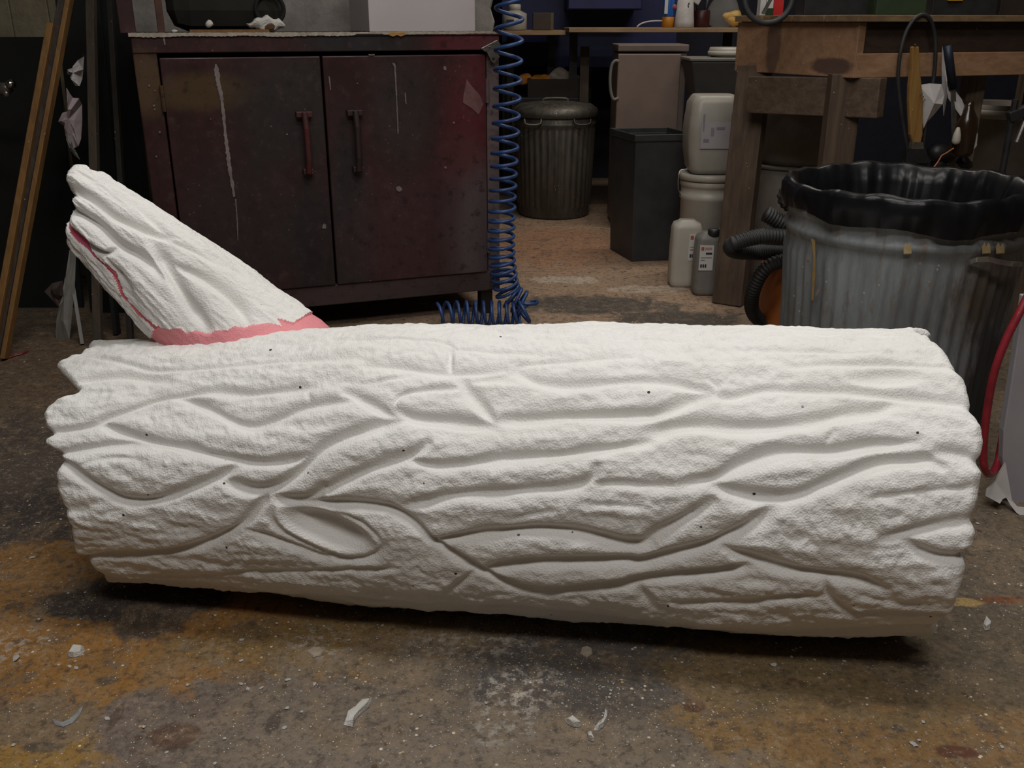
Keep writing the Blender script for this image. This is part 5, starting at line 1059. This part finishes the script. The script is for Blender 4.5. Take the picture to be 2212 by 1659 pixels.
# torn white paper hanging from a dark board edge
ts = thing('torn_sheet', 'torn crumpled white sheet edge hanging at the left, behind the branch', 'sheet', (at(170, 300, y=2.9).x, 2.9, 0))
build('board', MB().beam((at(180, 770, z=0).x+.02, 2.82, .003), at(186, 118, y=3.0), .012, .03, up=(0, 1, 0)), M['blackboard'], ts)
def scrap(outline, y, mat, nm, seed, puff=.02):
    rr = random.Random(seed); pts = [at(x, yy_, y=y + rr.uniform(-puff, puff)) for x, yy_ in outline]; c = sum(pts, Vector())/len(pts) + Vector((0, -puff, 0)); m = MB(); n = len(pts)
    mid = [p.lerp(c, .5) + Vector((0, rr.uniform(-puff, puff), 0)) for p in pts]
    m.v = [tuple(p) for p in pts+mid] + [tuple(c)]
    m.f = [(i, (i+1) % n, n+(i+1) % n, n+i) for i in range(n)] + [(n+i, n+(i+1) % n, 2*n) for i in range(n)]
    o = build(nm, m, mat, ts); s = o.modifiers.new('thick', 'SOLIDIFY'); s.thickness = .002; return o
scrap([(181, 122), (168, 130), (164, 140), (158, 146), (146, 150), (145, 160), (156, 164), (158, 175), (163, 185), (172, 186), (178, 170), (180, 150)], 2.9, M['paper'], 'torn_flap', 1)
scrap([(143, 190), (150, 200), (158, 212), (170, 212), (176, 225), (177, 260), (175, 300), (170, 315), (164, 318), (156, 322), (148, 312), (142, 290), (140, 272), (127, 263), (135, 245), (150, 240), (160, 222), (150, 208)], 2.9, plain('pinkish_paper', (.50, .40, .42), (.36, .29, .31), 10, .8), 'torn_flap', 2)
scrap([(155, 305), (158, 318), (166, 330), (172, 345), (160, 335), (150, 320), (143, 300), (146, 290)], 2.88, M['greyplastic'], 'torn_flap', 3, .01)
scrap([(150, 540), (164, 545), (162, 600), (158, 650), (150, 735), (140, 736), (122, 735), (120, 720), (122, 690), (128, 660), (135, 640), (140, 600), (150, 595), (152, 560)], 2.78, plain('grey_paper', (.30, .29, .27), (.22, .21, .19), 10, .8), 'torn_strip', 4, .012)
scrap([(135, 606), (140, 640), (128, 665), (115, 650), (96, 630), (112, 612)], 2.82, plain('brown_paper', (.11, .075, .065), (.07, .05, .045), 10, .8), 'torn_strip', 5, .012)
build('lath', MB().beam((at(143, 772, z=0).x, 2.72, .003), at(155, 600, y=2.80), .010, .012), M['greyplastic'], ts)
mf = thing('metal_fitting', 'shiny metal pipe fitting glinting at the far left edge', 'fitting', at(10, 190, y=2.85))
build('pipe', MB().tube([at(-50, 192, y=2.95), at(5, 192, y=2.90), at(20, 190, y=2.88)], [.018, .018, .014], 12), M['steel'], mf, smooth=True); build('collar', MB().tube([at(18, 183, y=2.87), at(28, 180, y=2.865)], .012, 12), M['chrome'], mf, smooth=True); build('stem', MB().tube([at(12, 195, y=2.88), at(16, 208, y=2.88)], .010, 10), M['steel'], mf, smooth=True)
build('wall_arm', MB().beam(at(-50, 192, y=2.95), at(-50, 192, y=3.2), .01, .01), M['blackplastic'], mf)
single('red_thread', MB().tube(spline([at(x, y, z=.004) for x, y in ((2, 768), (18, 772), (32, 768), (48, 764), (60, 758))], 5), .0025, 6), M['redhose'], 'short red cord lying on the floor at the far left', 'cord')

# ------------------------------------------------------------------ foam shavings, crumbs and dust on the floor
def flake(pts, label, th=.004, name='foam_shaving', curl=.006, mat=None):
    v = [at(x, y, z=.001) for x, y in pts]; c = sum(v, Vector())/len(v); n = len(v); m = MB()
    top = [p.lerp(c, .15) + Vector((0, 0, th + curl*abs(math.sin(i*1.7)))) for i, p in enumerate(v)]; m.v = [tuple(p) for p in v+top]
    m.f = [tuple(range(n))[::-1], tuple(range(n, 2*n))] + [(i, (i+1) % n, n+(i+1) % n, n+i) for i in range(n)]
    return single(name, m, mat or M['crumb'], label, 'paint' if mat else 'foam scrap')
flake([(742, 1566), (750, 1548), (768, 1530), (785, 1518), (803, 1512), (798, 1526), (780, 1542), (766, 1556), (762, 1570), (752, 1568)], 'straight white foam shaving on the floor left of centre')
flake([(1282, 1578), (1296, 1568), (1304, 1556), (1308, 1540), (1313, 1540), (1312, 1556), (1304, 1570), (1292, 1578)], 'thin curved white foam shaving on the floor in front of the log')
flake([(1220, 1556), (1236, 1556), (1254, 1564), (1256, 1572), (1240, 1570), (1226, 1564)], 'short white foam shaving left of the curved one')
flake([(1268, 1585), (1276, 1590), (1284, 1602), (1278, 1602), (1270, 1596)], 'tiny curled foam shaving below the curved one')
flake([(146, 1412), (160, 1402), (178, 1398), (184, 1406), (176, 1416), (160, 1420), (148, 1418)], 'large flat white foam flake on the ochre floor at left')
flake([(112, 1553), (120, 1560), (134, 1562), (150, 1556), (168, 1540), (180, 1526), (172, 1544), (156, 1562), (136, 1570), (120, 1566)], 'curved bluish-white paint crescent on the ochre floor', .001, 'paint_crescent', .0005, plain('blue_grey_paint', (.26, .27, .28), (.17, .17, .17), 60, .7))
flake([(662, 1408), (676, 1399), (692, 1398), (700, 1406), (692, 1416), (676, 1420)], 'beige round paint blob on the floor below the left half of the log', .002, 'paint_blob', .0005, plain('beige_paint', (.36, .30, .23), (.27, .22, .17), 60, .7))
flake([(1253, 1412), (1256, 1400), (1268, 1396), (1279, 1402), (1280, 1412), (1268, 1420)], 'beige round paint blob on the dark floor below the middle of the log', .002, 'paint_blob', .0005, plain('beige_paint', (.36, .30, .23), (.27, .22, .17), 60, .7))
flake([(1954, 1365), (1962, 1358), (1974, 1360), (1972, 1370), (1960, 1372)], 'white flake beside the lower right end of the log', .002)
flake([(2122, 1352), (2128, 1340), (2140, 1348), (2138, 1360), (2128, 1362)], 'white crumbly flake on the floor at the far right', .005)
crumbs = [(521, 1479, 8), (620, 1470, 9), (680, 1478, 9), (36, 1422, 14), (150, 1440, 8), (165, 1445, 9), (522, 1383, 9), (521, 1428, 9), (565, 1487, 8), (536, 1489, 8), (232, 1553, 9), (310, 1571, 9), (620, 1530, 9), (652, 1538, 7), (614, 1573, 8), (485, 1596, 7), (360, 1626, 6), (464, 1650, 7), (405, 1480, 9), (647, 1449, 7), (686, 1332, 7), (598, 1347, 8), (755, 1383, 7), (1541, 1486, 8), (1672, 1437, 12), (1972, 1608, 14), (2164, 1614, 8), (1994, 1560, 8), (1710, 1420, 7), (1824, 1429, 7), (1985, 1600, 7), (1366, 1404, 7), (1473, 1432, 6), (1458, 1424, 6), (1910, 1660, 6), (1050, 1520, 7), (910, 1548, 7), (932, 1614, 7), (1120, 1316, 5), (2094, 1330, 5), (70, 1205, 9), (82, 1130, 6), (2112, 1132, 8), (2150, 1110, 6), (1343, 1470, 5), (1318, 1500, 6), (940, 1612, 5), (30, 1610, 8)]
cp = None
for i, (x, y, w) in enumerate(crumbs):
    p = at(x, y, z=0); r = w/2/F_PX*((p - Vector((0, 0, CAM_H))).length)
    if i % 6 == 0:
        m = MB().blob((0, 0, .35), 1, 100+i, .45, 1, (1, 1.25, .42)); cp = build('foam_crumb', m, M['crumb']); o = cp
    else: o = cp.copy(); COL.objects.link(o)
    o.location = (p.x, p.y, .0005); o.scale = (r, r, r*.8); o.rotation_euler = (0, 0, R.uniform(0, 6)); tag(o, 'small white foam crumb on the paint-stained floor', 'foam scrap', 'foam crumbs scattered on the floor')
dust = MB(); dr_ = random.Random(12)
def speck(x, y, r):
    n = len(dust.v); a = dr_.uniform(0, 6)
    for k in range(4): dust.v.append((x+r*math.cos(a+k*1.57)*dr_.uniform(.6, 1.2), y+r*math.sin(a+k*1.57)*dr_.uniform(.6, 1.2), .0005))
    dust.v.append((x, y, .0005+r*.7)); dust.f += [(n+k, n+(k+1) % 4, n+4) for k in range(4)] + [(n+3, n+2, n+1, n)]
for cxp, cyp, sx, sy, cnt in ((1000, 1400, 190, 60, 900), (1120, 1480, 150, 80, 700), (1080, 1560, 200, 60, 500), (620, 1380, 200, 70, 450), (400, 1500, 350, 90, 350), (1500, 1420, 220, 60, 350), (1750, 1550, 350, 80, 350), (900, 1600, 600, 60, 500), (60, 1250, 80, 200, 200), (2150, 1250, 60, 120, 200), (1300, 1560, 150, 60, 300), (1250, 640, 160, 40, 60)):
    for _ in range(int(cnt*.6)):
        p = at(min(2300, max(-80, dr_.gauss(cxp, sx))), max(520, dr_.gauss(cyp, sy)), z=0); r = .0005 + .0010*dr_.random()**2 + (.0012 if dr_.random() < .05 else 0)
        q_ = np.array((p.x, p.y)); s_ = (q_-lA[:2]) @ lax[:2]; dd_ = abs((q_-lA[:2]) @ ln1[:2])
        if -.05 < s_ < lL+.05 and dd_ < .1: continue
        speck(p.x, p.y, r)
do = build('foam_dust', dust, foam_mat('foam_dust', (.50, .48, .45), (.40, .38, .35), False), recalc=False); do['kind'] = 'stuff'; tag(do, 'fine white foam dust sprinkled over the dirty floor', 'dust')
